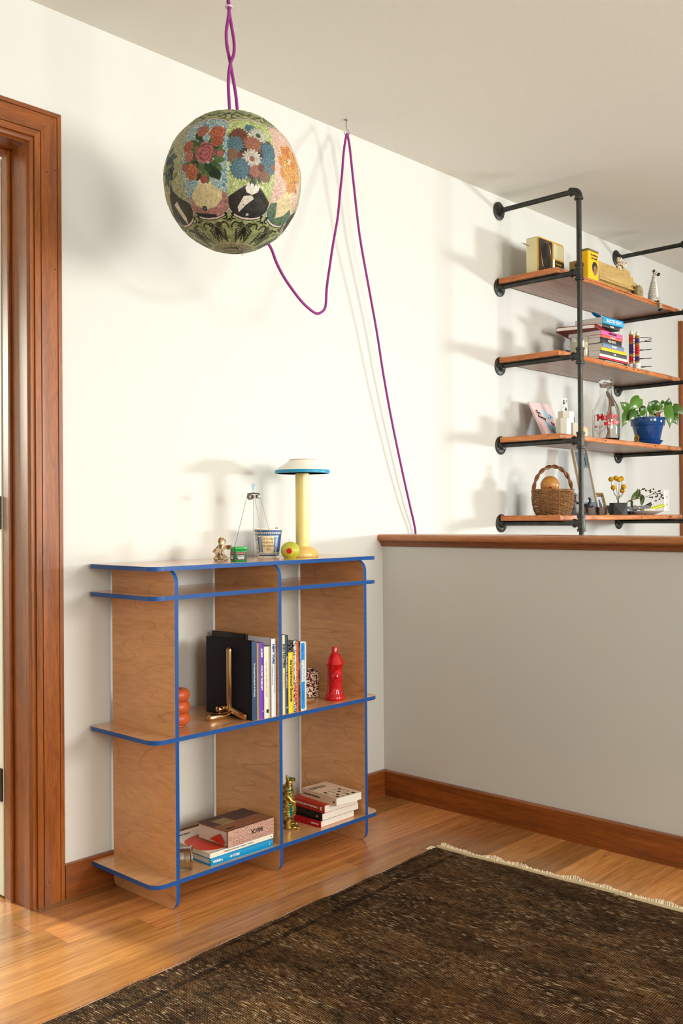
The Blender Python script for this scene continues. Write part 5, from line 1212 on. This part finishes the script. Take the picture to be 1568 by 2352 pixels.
for s_, x_, y_ in (('Go', -.050, .134), ('Away', -.038, .108)):
    t_ = text('lettering', s_, ca_, M_ink, (0, 0, 0), (0, 0, 0), .026, bold=.0007); t_.matrix_local = Matrix.Rotation(th, 4, 'X') @ Matrix.Translation((x_, -.0006, y_)) @ Matrix.Rotation(PI/2, 4, 'X') @ Matrix.Rotation(-.25, 4, 'Z')
M_oc = mat('octagon_ceramic', S(226, 222, 208), .45)
def octvase(label, x, y, r, h):
    t = thing('octagonal_vase', label, 'vase', (x, y, z), math.radians(10)); pr = [(0, 0), (r-.002, 0), (r, .002), (r, h-.003), (r-.003, h), (r-.007, h), (r-.008, h-.004), (r-.008, .01), (0, .008)]
    obj('body', MB().lathe(pr, 8), M_oc, t, smooth=25); return t
octvase('middle-sized white octagonal vase standing in front of the lamb card', .905, -.245, .0335, .074)
t = octvase('tallest white octagonal vase, holding a photo strip', 1.030, -.185, .0370, .118)
st_ = obj('photo_strip', MB().box(-.0145, .0145, -.0004, .0004, .03, .176), M_wtxt, t, smooth=0); st_.location = (-.012, -.006, 0); st_.rotation_euler = (-.06, 0, -.5)
for k in range(4): obj('photo_print', MB().box(-.0115, .0115, -.0007, 0, .070+k*.026, .092+k*.026), speckle('photo_print', S(30, 34, 28), S(220, 220, 214), 60, .45, .58, .4), st_, smooth=0)
t = octvase('lowest white octagonal vase beside the iron post', 1.000, -.250, .0315, .062); obj('pen', MB().tube([(-.006, 0, .02), (-.010, .004, .088)], [.003, .0012], 8), M_black, t)
pb = thing('round_pebble', 'round tan stone with dark spot behind the octagonal vases', 'stone', (1.125, -.215, z)); obj('body', MB().ball((0, 0, .030), (.032, .020, .030), 20, 14), mat('stone_tan', S(226, 196, 146), .5, var=.1, vscale=20), pb, smooth=60); obj('spot', MB().ball((.012, -.0155, .036), (.004, .003, .006), 10, 6), M_ink, pb)
# milk bottle
bo = thing('milk_bottle', 'clear glass milk bottle with red dairy print holding dry twigs', 'bottle', (1.323, -.222, z))
R0 = .0605
outer = [(0, 0), (.052, 0), (.058, .003), (R0, .010), (R0, .135)]+[(.0275+(R0-.0275)*(.5+.5*math.cos(PI*t)), .135+.095*t) for t in np.linspace(.12, 1, 10)]+[(.0260, .240), (.0262, .262), (.0300, .266), (.0310, .271), (.0300, .279), (.0275, .282)]
inner = [(.0245, .280), (.0232, .264), (.0232, .240)]+[(.0235+(R0-.0275)*(.5+.5*math.cos(PI*t)), .133+.095*t) for t in np.linspace(1, .12, 8)]+[(R0-.0035, .13), (R0-.0035, .012), (.050, .007), (0, .006)]
obj('glass', MB().lathe(outer+inner, 64), M_glass, bo, smooth=45)
M_br = mat('bottle_red', S(190, 26, 40), .5)
vb = math.atan2(CAM.y+.222, CAM.x-1.323)
def on_bottle(name, pts2, m, off=.0006):  # pts2 polygon (angle deg, z)
    vs = [((R0+off)*math.cos(vb+math.radians(a)), (R0+off)*math.sin(vb+math.radians(a)), zq) for a, zq in pts2]; vi = [((R0+.0001)*math.cos(vb+math.radians(a)), (R0+.0001)*math.sin(vb+math.radians(a)), zq) for a, zq in pts2]
    n = len(pts2); fs = [tuple(range(n))]+[(i, n+i, n+(i+1) % n, (i+1) % n) for i in range(n)]; obj(name, MB().add(vs+vi, fs), m, bo, smooth=0)
bw, bs = [], 0
for k in range(14):
    a = -8+k*5.5; on_bottle('print_band', [(a, .068+.0006*k), (a+5.6, .0686+.0006*k), (a+5.6, .084+.0008*k), (a, .083+.0008*k)], M_br)
def ring_text(s_, a0, step, zq, size, m, slope=0, bold=.0008):
    for j, ch in enumerate(s_):
        a = vb+math.radians(a0+j*step); text('lettering', ch, bo, m, ((R0+.0012)*math.cos(a), (R0+.0012)*math.sin(a), zq+slope*j), (PI/2, 0, a+PI/2), size, bold=bold)
ring_text('M', -24, 1, .104, .044, M_br, .0012, .0012); ring_text('uller', -3, 14.5, .106, .042, M_br, .0012, .0012); ring_text('DAIRY', 14, 11, .0775, .013, M_wtxt, .0012, .0004)
shl = [(-55, .116), (-5, .120), (4, .090), (-2, .056), (-28, .030), (-52, .052), (-58, .088)]
for (a0, z0), (a1, z1) in zip(shl, shl[1:]+shl[:1]):
    obj('print_shield', MB().tube([((R0+.0006)*math.cos(vb+math.radians(a0+(a1-a0)*t)), (R0+.0006)*math.sin(vb+math.radians(a0+(a1-a0)*t)), z0+(z1-z0)*t) for t in np.linspace(0, 1, 8)], .0009, 5), M_br, bo)
ring_text('MILK', -46, 9.5, .064, .014, M_br, 0, .0002)
tw = MB(); random.seed(5)
for k in range(5):
    a = random.random()*6; tw.tube(curve([(.02*math.cos(a), .02*math.sin(a), .012), (.012*math.cos(a+2)+.012, .01*math.sin(a+2)-.008, .10), (.010*math.cos(a+1)+.012, .008*math.sin(a+1)-.010, .17), (.006+.006*math.cos(a), -.006, .21+.01*k)], 5), [.0042-.0024*i/15 for i in range(16)], 8)
obj('twig', tw, mat('twig_brown', S(170, 112, 66), .7, var=.2, vscale=30), bo, smooth=50)
obj('bark_strip', MB().tube(curve([(.004, -.004, .232), (.012, -.010, .21), (.024, -.020, .185), (.034, -.022, .165)], 5), [.003, .006, .007, .008, .009]+[.009]*11, 6), mat('bark_grey', S(116, 102, 88), .8), bo)
# blue plant pot
pt = thing('potted_pothos', 'green pothos plant in a glossy blue pot on the third shelf board', 'plant', (1.736, -.228, z))
M_pb = mat('pot_blue', S(16, 66, 128), .12, coat=.5)
obj('saucer', MB().lathe([(0, 0), (.050, 0), (.054, .002), (.0705, .020), (.0715, .0235), (.0695, .0235), (.053, .006), (0, .005)], 56), M_pb, pt, smooth=40)
obj('pot', MB().lathe([(0, .006), (.052, .006), (.0545, .009), (.0725, .094), (.0785, .0955), (.0800, .098), (.0835, .132), (.0825, .135), (.0775, .135), (.0755, .100), (.05, .02), (0, .018)], 56), M_pb, pt, smooth=40)
obj('soil', MB().lathe([(0, .124), (.0765, .122)], 40), mat('soil', S(44, 32, 24), .95, bump=1, bscale=90), pt)
rg = Vector((.685, -.729, 0)); fdir = Vector((.729, .685, 0)); ux = Vector((0, 0, 1))
m, N, L, b = newmat('pothos_leaf'); 
tc = N.new('ShaderNodeTexCoord'); oi = N.new('ShaderNodeObjectInfo'); n_ = N.new('ShaderNodeTexNoise'); n_.inputs['Scale'].default_value = 9
L.new(tc.outputs['Object'], n_.inputs['Vector']); rp = N.new('ShaderNodeValToRGB'); mt = N.new('ShaderNodeMath'); mt.operation = 'MULTIPLY_ADD'; mt.inputs[1].default_value = .5; L.new(oi.outputs['Random'], mt.inputs[0]); L.new(n_.outputs['Fac'], mt.inputs[2]); 
m2_ = N.new('ShaderNodeMath'); m2_.operation = 'MULTIPLY'; m2_.inputs[1].default_value = .72; L.new(mt.outputs[0], m2_.inputs[0]); L.new(m2_.outputs[0], rp.inputs[0])
rp.color_ramp.elements[0].position = .25; rp.color_ramp.elements[0].color = (*S(24, 74, 16), 1); rp.color_ramp.elements[1].position = .8; rp.color_ramp.elements[1].color = (*S(92, 142, 40), 1)
L.new(rp.outputs[0], b.inputs['Base Color']); b.inputs['Roughness'].default_value = .28; b.inputs['Coat Weight'].default_value = .3
M_lf = m; M_st = mat('pothos_stem', S(150, 166, 84), .5)
def zc(x, y): return ((x-1058)/6.877/469, (758-y)/6.877/469)   # offset from the pot axis / rim height
def leaf(bx, by, tx, ty, wf, depth, cup=.2):
    p0 = rg*zc(bx, by)[0]+ux*(.118+zc(bx, by)[1])+fdir*depth; p1 = rg*zc(tx, ty)[0]+ux*(.118+zc(tx, ty)[1])+fdir*(depth-.012)
    ax = p1-p0; l = ax.length; ax.normalize(); side = ax.cross(fdir).normalized(); nrm = side.cross(ax).normalized()
    if nrm.dot(fdir) > 0: nrm = -nrm
    w_ = l*wf; nL, nW = 10, 6; vs = []; fs = []
    for i in range(nL+1):
        t = i/nL; hw = w_*.5*(math.sin(PI*min(1, t*.93+.07)**.72))*(1-t**6) if t < 1 else 0
        for j in range(nW+1):
            s_ = -1+2*j/nW; q = p0+ax*(l*t-(.10*l*abs(s_)*(1-t)*(t < .3)))+side*(hw*s_*1.22)+nrm*(cup*hw*(abs(s_)**1.5)*-1+.10*l*math.sin(PI*t))
            vs.append(q)
    for i in range(nL):
        for j in range(nW): a = i*(nW+1)+j; fs.append((a, a+1, a+nW+2, a+nW+1))
    k0 = len(vs); vs += [v_-nrm*.0006 for v_ in vs]; fs += [tuple(k0+i for i in reversed(f_)) for f_ in fs[:]]
    c0 = p0.copy()
    o = obj('leaf', MB().add([v_-c0 for v_ in vs], fs), M_lf, pt, smooth=60, loc=tuple(c0))
    root = rg*(zc(bx, by)[0]*.25)+ux*.122+fdir*depth*.4
    obj('stem', MB().tube(curve([tuple(root), tuple((root+p0)*.5+ux*.022), tuple(p0), tuple(p0+ax*l*.12)], 4), .0016, 6), M_st, pt, smooth=60)
for a in ((915, 395, 720, 590, .58, -.02), (735, 575, 572, 452, .55, -.03), (735, 585, 608, 862, .42, -.03), (825, 600, 690, 778, .45, -.05), (965, 645, 880, 560, .95, -.05), (1010, 600, 898, 508, .75, .0), (1090, 592, 1008, 466, .80, -.045), (1120, 590, 1160, 465, .85, -.05), (1240, 500, 1080, 440, .62, .01), (1225, 488, 1195, 600, .62, -.03), (1382, 535, 1400, 372, .60, .01), (1318, 470, 1300, 405, .75, .02), (1440, 520, 1590, 668, .60, -.02), (1325, 525, 1338, 892, .34, -.05), (1398, 615, 1512, 826, .62, -.01), (1370, 560, 1470, 590, .7, .02), (1040, 650, 1080, 600, .8, -.055), (1200, 650, 1225, 620, .8, .03), (960, 660, 900, 655, .5, .03)): leaf(*a)
tg = MB().box(-.001, .001, -.010, .010, .10, .168); obj('red_tag', tg, mat('tag_red', S(214, 24, 34), .5), pt, loc=tuple(rg*.062+fdir*.03), rot=(0, 0, .9)); obj('red_tag', MB().box(-.001, .001, -.006, .006, .072, .104), mat('tag_red', S(214, 24, 34), .5), pt, loc=tuple(rg*.070+fdir*.045), rot=(0, 0, .9))
gb = thing('gold_figurine', 'tiny gold figurine at the foot of the blue pot', 'figurine', (1.530, -.270, z), -.5)
M_gf = mat('old_gold', S(170, 126, 50), .3, metal=.9, bump=.5, bscale=300)
mb = MB(); mb.lathe([(0, 0), (.019, 0), (.017, .006), (.010, .012), (.0095, .022), (.006, .028), (0, .03)], 16); mb.ball((0, 0, .033), .0062, 12, 8); mb.lathe([(.005, 0), (.0015, .010), (0, .016)], 10, (0, 0, .036))
for s_ in (-1, 1): mb.tube([(0, s_*.008, .022), (0, s_*.017, .018), (0, s_*.015, .032)], .0026, 6)
obj('body', mb, M_gf, gb, smooth=50)
# ---------------------------------------------------------------- lowest board
z = Z4b
bk = thing('wicker_basket', 'small round wicker basket with twisted handle on the lowest shelf board', 'basket', (.889, -.200, z))
BH = .108
def br(q): return .069+.0175*math.sin(PI*min(1, q*1.0)**.75*.62)
M_wk = wood('wicker', S(170, 122, 76), S(112, 74, 42), S(56, 34, 18), (6, 6, 6), 12, .55, .05, .3)
wv = MB(); rounds = 19; NS = 22
for i in range(rounds):
    q = i/(rounds-1); zq = .004+(BH-.010)*q; pts = []
    for k in range(NS*4):
        a = 2*PI*k/(NS*4); ph = math.cos(a*NS/2*1.0+PI*(i % 2)); pts.append(((br(q)+.0032*ph)*math.cos(a), (br(q)+.0032*ph)*math.sin(a), zq+.0012*math.sin(a*5+i*1.7)))
    wv.tube(pts, .0026, 5, closed=True)
tag(obj('weave', wv, M_wk, bk, smooth=50), None, None, kind='stuff')
stk = MB()
for k in range(NS): a = 2*PI*k/NS; stk.tube([(br(q)*math.cos(a), br(q)*math.sin(a), q*BH) for q in np.linspace(0, 1, 7)], .0020, 5)
tag(obj('stakes', stk, mat('wicker_stake', S(150, 106, 62), .6), bk, smooth=50), None, None, kind='stuff')
obj('base', MB().lathe([(0, .001), (.068, .001), (.068, .006), (0, .006)], 32), M_wk, bk)
rim = MB()
for s_ in (0, 1, 2): rim.tube([((br(1)+.003*math.cos(a*14+s_*2.1))*math.cos(a), (br(1)+.003*math.cos(a*14+s_*2.1))*math.sin(a), BH-.002+.004*math.sin(a*14+s_*2.1)) for a in np.linspace(0, 2*PI, 120)[:-1]], .0030, 5, closed=True)
obj('rim', rim, M_wk, bk, smooth=50)
hd = MB(); hx = rg
for s_ in (0, 1):
    pts = []
    for t in np.linspace(0, 1, 60):
        a = PI*t; c_ = hx*(-.083*math.cos(a)*(1-.10*math.sin(a)))+ux*(BH-.01+.112*math.sin(a)**.85); o_ = .0045; ph = t*26+s_*PI
        pts.append(tuple(c_+fdir*(o_*math.cos(ph))+(ux*math.sin(a)+hx*-math.cos(a))*(o_*math.sin(ph))))
    hd.tube(pts, .0048, 7)
obj('handle', hd, wood('wicker_handle', S(150, 98, 54), S(104, 64, 34), S(54, 32, 18), (6, 6, 6), 12, .5, .1, .3), bk, smooth=50)
gd = thing('gourd', 'smooth orange-brown gourd sitting inside the wicker basket', 'gourd', tuple(Vector((.889, -.200, z+.008))+rg*-.012)); obj('body', MB().lathe([(0, 0), (.030, .006), (.046, .040), (.0470, .080)]+[(.0405*math.cos(a)*1.0, .121+.040*math.sin(a)) for a in np.linspace(-.55, 1.5, 14)]+[(0, .161)], 40), mat('gourd_skin', S(184, 126, 58), .32, var=.12, vscale=14), gd, smooth=60)
ch = thing('red_pepper', 'small dark red fruit tip poking out beside the gourd', 'fruit', tuple(Vector((.889, -.200, z+.098))+rg*-.022+fdir*-.058)); obj('body', MB().ball((0, 0, .008), (.010, .010, .016), 14, 10), mat('dark_red', S(140, 14, 34), .35), ch, smooth=60)
# cast iron toy behind the post
ci = thing('cast_iron_toy', 'black cast iron toy figure standing behind the iron post', 'toy', (1.100, -.200, z), math.radians(-46))
M_ci = mat('cast_iron_black', S(16, 16, 16), .35, metal=.3, bump=.4, bscale=120)
mb = MB(); mb.box(-.040, .050, -.018, .018, 0, .008); mb.tube([(-.022, 0, .006), (-.024, 0, .03), (-.020, 0, .055), (-.018, 0, .070)], [.012, .014, .016, .011], 12); mb.ball((-.018, 0, .080), (.011, .010, .012), 12, 8); mb.lathe([(.016, 0), (.016, .003), (.009, .004), (.009, .012), (0, .012)], 14, (-.018, 0, .087))
mb.tube(curve([(-.012, 0, .058), (.010, 0, .050), (.030, 0, .044), (.050, 0, .050), (.056, 0, .066), (.050, 0, .078)], 5), .0055, 8); mb.tube([(.022, 0, .046), (.030, 0, .006)], .006, 8); mb.tube([(.040, 0, .046), (.058, 0, .036), (.068, .004, .040)], .004, 8)
for s_ in (-1, 1): mb.tube([(-.02, s_*.008, .03), (-.03, s_*.012, .008)], .007, 8)
obj('body', mb, M_ci, ci, smooth=50)
# clear acrylic frame in a wooden stand
af = thing('acrylic_frame', 'tall clear acrylic picture frame leaning in a dark wooden block stand', 'picture frame', (1.285, -.165, z), math.radians(-14))
tilt = Matrix.Rotation(math.radians(-14), 4, 'X')
def af_part(name, mb, m): o = obj(name, mb, m, af, smooth=0, bevel=.0008, bseg=1); o.matrix_local = Matrix.Translation((0, 0, .012)) @ tilt; return o
af_part('back_sheet', MB().box(-.041, .041, .004, .007, 0, .300), mat('frame_paper', S(222, 226, 232), .4))
af_part('photo', MB().box(-.030, .040, .0025, .004, .215, .290), mat('photo_bluegrey', S(140, 162, 186), .4)); af_part('photo_mark', MB().box(.022, .028, .0018, .0025, .225, .265), M_black); af_part('photo', MB().box(-.040, .040, .0025, .004, .008, .05), mat('photo_bluegrey', S(140, 162, 186), .4))
af_part('acrylic', MB().box(-.042, .042, -.006, .0018, 0, .302), M_glass)
for s_ in (-1, 1): af_part('edge_strip', MB().box(s_*.0442-.0022, s_*.0442+.0022, -.008, .009, 0, .304), mat('frame_tan', S(206, 186, 150), .35))
M_dk = wood('dark_block', S(84, 52, 38), S(60, 36, 26), S(36, 20, 14), (1, 8, 8), 5, .6, 0, .3)
obj('block', MB().box(-.062, -.012, -.040, .020, 0, .040), M_dk, af, bevel=.0015); obj('block', MB().box(.004, .056, -.045, .010, 0, .036), M_dk, af, bevel=.0015); obj('slot_plate', MB().box(-.012, .004, -.035, .020, 0, .012), M_dk, af, smooth=0); obj('clear_edge', MB().box(-.012, -.009, -.045, .0, 0, .060), M_glass, af, smooth=0)
# small framed photograph
pf2 = thing('photo_frame', 'small gold-edged photo frame leaning beside the dark wooden block', 'picture frame', (1.485, -.115, z), math.radians(-8))
tl = Matrix.Rotation(math.radians(-16), 4, 'X')
def pp(name, mb, m, par=None): o = obj(name, mb, m, par or pf2, smooth=0, bevel=.0006, bseg=1); o.matrix_local = tl if par is None else Matrix(); return o
fm = MB()
for a in ((-.040, .040, 0, .010), (-.040, .040, .100, .110), (-.040, -.031, .010, .100), (.031, .040, .010, .100)): fm.box(a[0], a[1], -.006, .006, a[2], a[3])
pp('frame', fm, mat('frame_gold', S(160, 124, 74), .35, metal=.6))
fi = MB()
for a in ((-.031, .031, .010, .018), (-.031, .031, .092, .100), (-.031, -.024, .018, .092), (.024, .031, .018, .092)): fi.box(a[0], a[1], -.004, .004, a[2], a[3])
pp('inner_frame', fi, speckle('frame_bead', S(20, 18, 16), S(170, 150, 100), 120, .46, .54, .4)); pp('photo', MB().box(-.024, .024, -.001, .002, .018, .092), mat('photo_pale', S(190, 196, 204), .4))
pp('photo_person', MB().prism([(-.010, .018), (.012, .018), (.012, .050), (.008, .062), (.005, .066), (.006, .074), (0, .080), (-.006, .074), (-.005, .066), (-.009, .060)], .0010, .0016, MF), mat('photo_dark', S(60, 64, 74), .5))
obj('coin_box', MB().box(-.020, .040, -.028, -.008, 0, .010), mat('box_olive', S(110, 92, 40), .5), pf2, bevel=.001)
# black faceted vase with dried flowers
gv = thing('faceted_vase', 'black faceted geometric vase holding dried yellow flowers', 'vase', (1.383, -.250, z), math.radians(-43))
w = .034; h = .056
P = [(-w, -w*.8, 0), (w, -w*.8, 0), (w, w*.8, 0), (-w, w*.8, 0), (-w*.98, -w*.8, h), (w*.98, -w*.8, h), (w*.98, w*.8, h), (-w*.98, w*.8, h), (w*.15, -w*1.15, h*.02)]
obj('body', MB().add(P+[(w*.0, -w*.75, h*.55)], [(0, 3, 2, 1), (4, 5, 6, 7), (1, 2, 6, 5), (2, 3, 7, 6), (3, 0, 4, 7), (0, 8, 4), (8, 5, 4), (8, 1, 5), (0, 1, 8)]), mat('vase_black', S(38, 37, 38), .55), gv, smooth=0, bevel=.0008, bseg=1)
fl = [(-.046, .1400), (-.024, .1455), (-.012, .1380), (.008, .1435), (-.040, .101), (.014, .1060), (.012, .0870)]
M_fy = mat('flower_yellow', S(212, 160, 20), .8, bump=1, bscale=700, var=.2, vscale=200); M_fs = mat('flower_stem', S(104, 84, 56), .8)
random.seed(9)
for k, (fx, fz) in enumerate(fl):
    dpt = random.uniform(-.015, .015)
    hd_ = obj('flower_head', MB().ball((fx+.012, dpt, fz+.025), (.0125, .0120, .0115), 14, 10), M_fy, gv, smooth=60)
    obj('stem', MB().tube(curve([(.004*math.sin(k), .0, h-.006), (.003+fx*.3, dpt*.4, h+.03), (fx*.85+.010, dpt*.9, fz*.75+.018), (fx+.012, dpt, fz+.018)], 4), .0011, 5), M_fs, gv, smooth=60)
# dried sprig with leaves and berries
dr = thing('dried_sprig', 'dried sprig with curled leaves and dark berries lying across the tray', 'dried plant', (1.500, -.262, z), math.radians(-46.8))
M_ds = mat('sprig_stem', S(120, 96, 64), .8); M_dl = mat('sprig_leaf', S(104, 122, 74), .6, var=.3, vscale=40); M_db = mat('berry', S(60, 42, 30), .5)
def sp2(x, y): return ((x-820)/6.078/486, (985-y)/6.078/486)   # metres right / up from the sprig's base
mst = MB(); path = [(700, 880), (760, 795), (830, 765), (940, 700), (985, 745), (1090, 700), (1190, 690)]
mst.tube(curve([(sp2(*q)[0], -.004*i, sp2(*q)[1]) for i, q in enumerate(path[:4])], 5), .0022, 6); mst.tube(curve([(sp2(*q)[0], -.006, sp2(*q)[1]) for q in ((760, 795), (900, 760), (1000, 740), (1100, 700), (1190, 690))], 5), .0013, 6); mst.tube(curve([(sp2(*q)[0], .004, sp2(*q)[1]) for q in ((930, 660), (970, 630), (1060, 650), (1150, 680))], 5), .0010, 6)
mst.tube(curve([(sp2(*q)[0], .0, sp2(*q)[1]) for q in ((720, 820), (700, 850), (740, 870), (760, 900))], 5), .0028, 6)
obj('stem', mst, M_ds, dr, smooth=60)
random.seed(21)
for (bx, by) in ((955, 630), (985, 622), (1020, 650), (1050, 655), (1075, 640), (1105, 632), (1090, 670), (1120, 690), (1145, 672), (1160, 700), (1175, 660), (1205, 652), (1195, 690), (1215, 715), (1250, 712), (1180, 725), (1205, 740), (1235, 755), (1060, 745), (1090, 745), (1130, 790), (1165, 790), (1150, 735), (1200, 770)):
    x_, z__ = sp2(bx, by); yy = random.uniform(-.02, .02); o = obj('berry', MB().ball((x_, yy, z__), random.uniform(.0036, .0050), 8, 6), M_db, dr, smooth=60)
    obj('stalk', MB().tube([(x_, yy, z__), (x_-.008, yy*.5, z__-random.uniform(-.004, .006))], .0007, 4), M_ds, o)
def dleaf(pts, w_, tw_):
    vs = []; fs = []; n = len(pts)-1
    P_ = [Vector((sp2(*q)[0], 0, sp2(*q)[1])) for q in pts]; P_ = curve(P_, 4); n = len(P_)-1
    for i, q in enumerate(P_):
        t = i/n; d_ = (P_[min(i+1, n)]-P_[max(i-1, 0)]).normalized(); sd = Vector((d_.z, 0, -d_.x)); hw = w_*math.sin(PI*(t*.96+.02))
        for s_ in (-1, 0, 1): vs.append(q+sd*hw*s_*math.cos(tw_*t)+Vector((0, 1, 0))*(hw*s_*math.sin(tw_*t)-.010*abs(s_)*math.sin(PI*t)))
    for i in range(n):
        for j in range(2): a = i*3+j; fs.append((a, a+1, a+4, a+3))
    k0 = len(vs); vs += [v_+Vector((0, .0006, 0)) for v_ in vs]; fs += [tuple(k0+i for i in reversed(f_)) for f_ in fs[:]]
    obj('leaf', MB().add(vs, fs), M_dl, dr, smooth=60)
dleaf([(800, 770), (830, 720), (870, 680), (895, 620)], .010, .5); dleaf([(840, 760), (880, 740), (905, 680), (915, 625)], .008, -.6); dleaf([(985, 745), (945, 720), (930, 760), (940, 860)], .007, .8); dleaf([(930, 700), (960, 740), (960, 800), (945, 860)], .006, -.4); dleaf([(770, 800), (800, 800), (800, 850), (820, 905)], .006, .6); dleaf([(700, 830), (720, 860), (690, 850), (665, 870)], .005, .9)
# tray with odds and ends
tr = thing('oval_tray', 'pale oval serving tray at the right end of the lowest board', 'tray', (1.715, -.195, z), math.radians(-20))
obj('dish', MB().lathe([(0, .0), (.060, .0), (.075, .003), (.108, .016), (.111, .019), (.108, .020), (.074, .007), (0, .005)], 56), mat('tray_mauve', S(206, 194, 190), .35), tr, smooth=40)
def small(name, label, cat, mb, m, loc, rz, **k):
    t = thing(name, label, cat, loc, rz); obj('body', mb, m, t, **k); return t
zt = z+.020
gc = thing('glasses_case', 'dark blue-black glasses case with small gold script behind the dried flowers', 'case', (1.590, -.055, z), math.radians(-20)); obj('body', MB().prism([(-.080, 0), (.080, 0), (.078, .030), (.068, .046), (-.062, .050), (-.078, .032)], -.02, .025, MF), mat('case_black', S(32, 36, 44), .45), gc, bevel=.004); text('lettering', 'Ella', gc, M_gold, (.03, -.0252, .020), FS, .014)
sg = thing('sunglasses', 'folded black sunglasses lying on the pale tray', 'glasses', (1.690, -.205, zt-.001), math.radians(-42)); 
obj('lens', MB().prism([(.0+.026*math.cos(a), .014+.014*math.sin(a)) for a in np.linspace(0, 2*PI, 24)[:-1]], -.002, .002, Matrix.Translation((-.030, 0, 0)) @ MF), mat('lens_dark', S(34, 34, 36), .35), sg); obj('lens', MB().prism([(.0+.026*math.cos(a), .014+.014*math.sin(a)) for a in np.linspace(0, 2*PI, 24)[:-1]], -.002, .002, Matrix.Translation((.030, 0, 0)) @ MF), mat('lens_dark', S(34, 34, 36), .35), sg)
obj('bridge', MB().tube([(-.008, 0, .020), (0, -.001, .022), (.008, 0, .020)], .0022, 8), M_black, sg); obj('temple', MB().tube([(-.056, .002, .020), (-.050, .010, .010), (.050, .014, .006)], .0026, 8), M_black, sg); obj('temple', MB().tube([(.056, .002, .020), (.050, .018, .012), (-.045, .022, .006)], .0026, 8), M_black, sg)
small('flat_phone', 'flat black phone lying on the pale tray', 'phone', MB().box(-.060, .060, -.030, .030, 0, .008), mat('phone_black', S(24, 24, 26), .15), (1.640, -.180, zt-.012), .1, bevel=.003)
small('cream_box', 'small cream box lying on the pale tray beside the sunglasses', 'box', MB().box(-.034, .034, -.018, .018, 0, .018), mat('box_cream', S(214, 206, 188), .5), (1.672, -.255, zt-.008), -.5, bevel=.004)
hl = thing('highlighter', 'neon yellow-green highlighter pen leaning on the tray rim', 'pen', (1.745, -.252, zt), -.7); pn = MB().tube([(-.034, 0, .004), (.020, 0, .018), (.052, 0, .026)], [.0065, .0072, .0072], 12); obj('barrel', pn, mat('neon_yellow', S(216, 226, 10), .4), hl); obj('nib', MB().tube([(-.034, 0, .004), (-.044, 0, .0015)], [.0045, .002], 8), mat('neon_dark', S(150, 160, 10), .5), hl)
mk_ = thing('marker_cap', 'dark purple marker cap propped beside the neon highlighter', 'pen', (1.725, -.225, zt), -.7); obj('body', MB().tube([(-.026, 0, .008), (.022, 0, .034)], .0088, 14), mat('marker_purple', S(52, 44, 58), .4), mk_); obj('end', MB().tube([(.022, 0, .034), (.026, 0, .036)], .0080, 14), M_wtxt, mk_)
# wall outlet plate
op = thing('outlet_plate', 'white wall outlet plate above the half wall near the far door casing', 'outlet', (2.425, -.0005, 1.06)); obj('plate', MB().prism(rrect(-.036, .036, 0, .118, .004), 0, .005, MF), mat('plate_white', S(244, 244, 242), .35), op, bevel=.0015)
for zq in (.038, .080):
    so = obj('socket', MB().prism(rrect(-.015, .015, zq-.013, zq+.013, .006), .005, .0062, MF), mat('socket_white', S(236, 236, 234), .35), op)
    for xq in (-.006, .006): obj('slot', MB().box(xq-.001, xq+.001, -.0066, -.005, zq-.004, zq+.005), M_black, so, smooth=0)
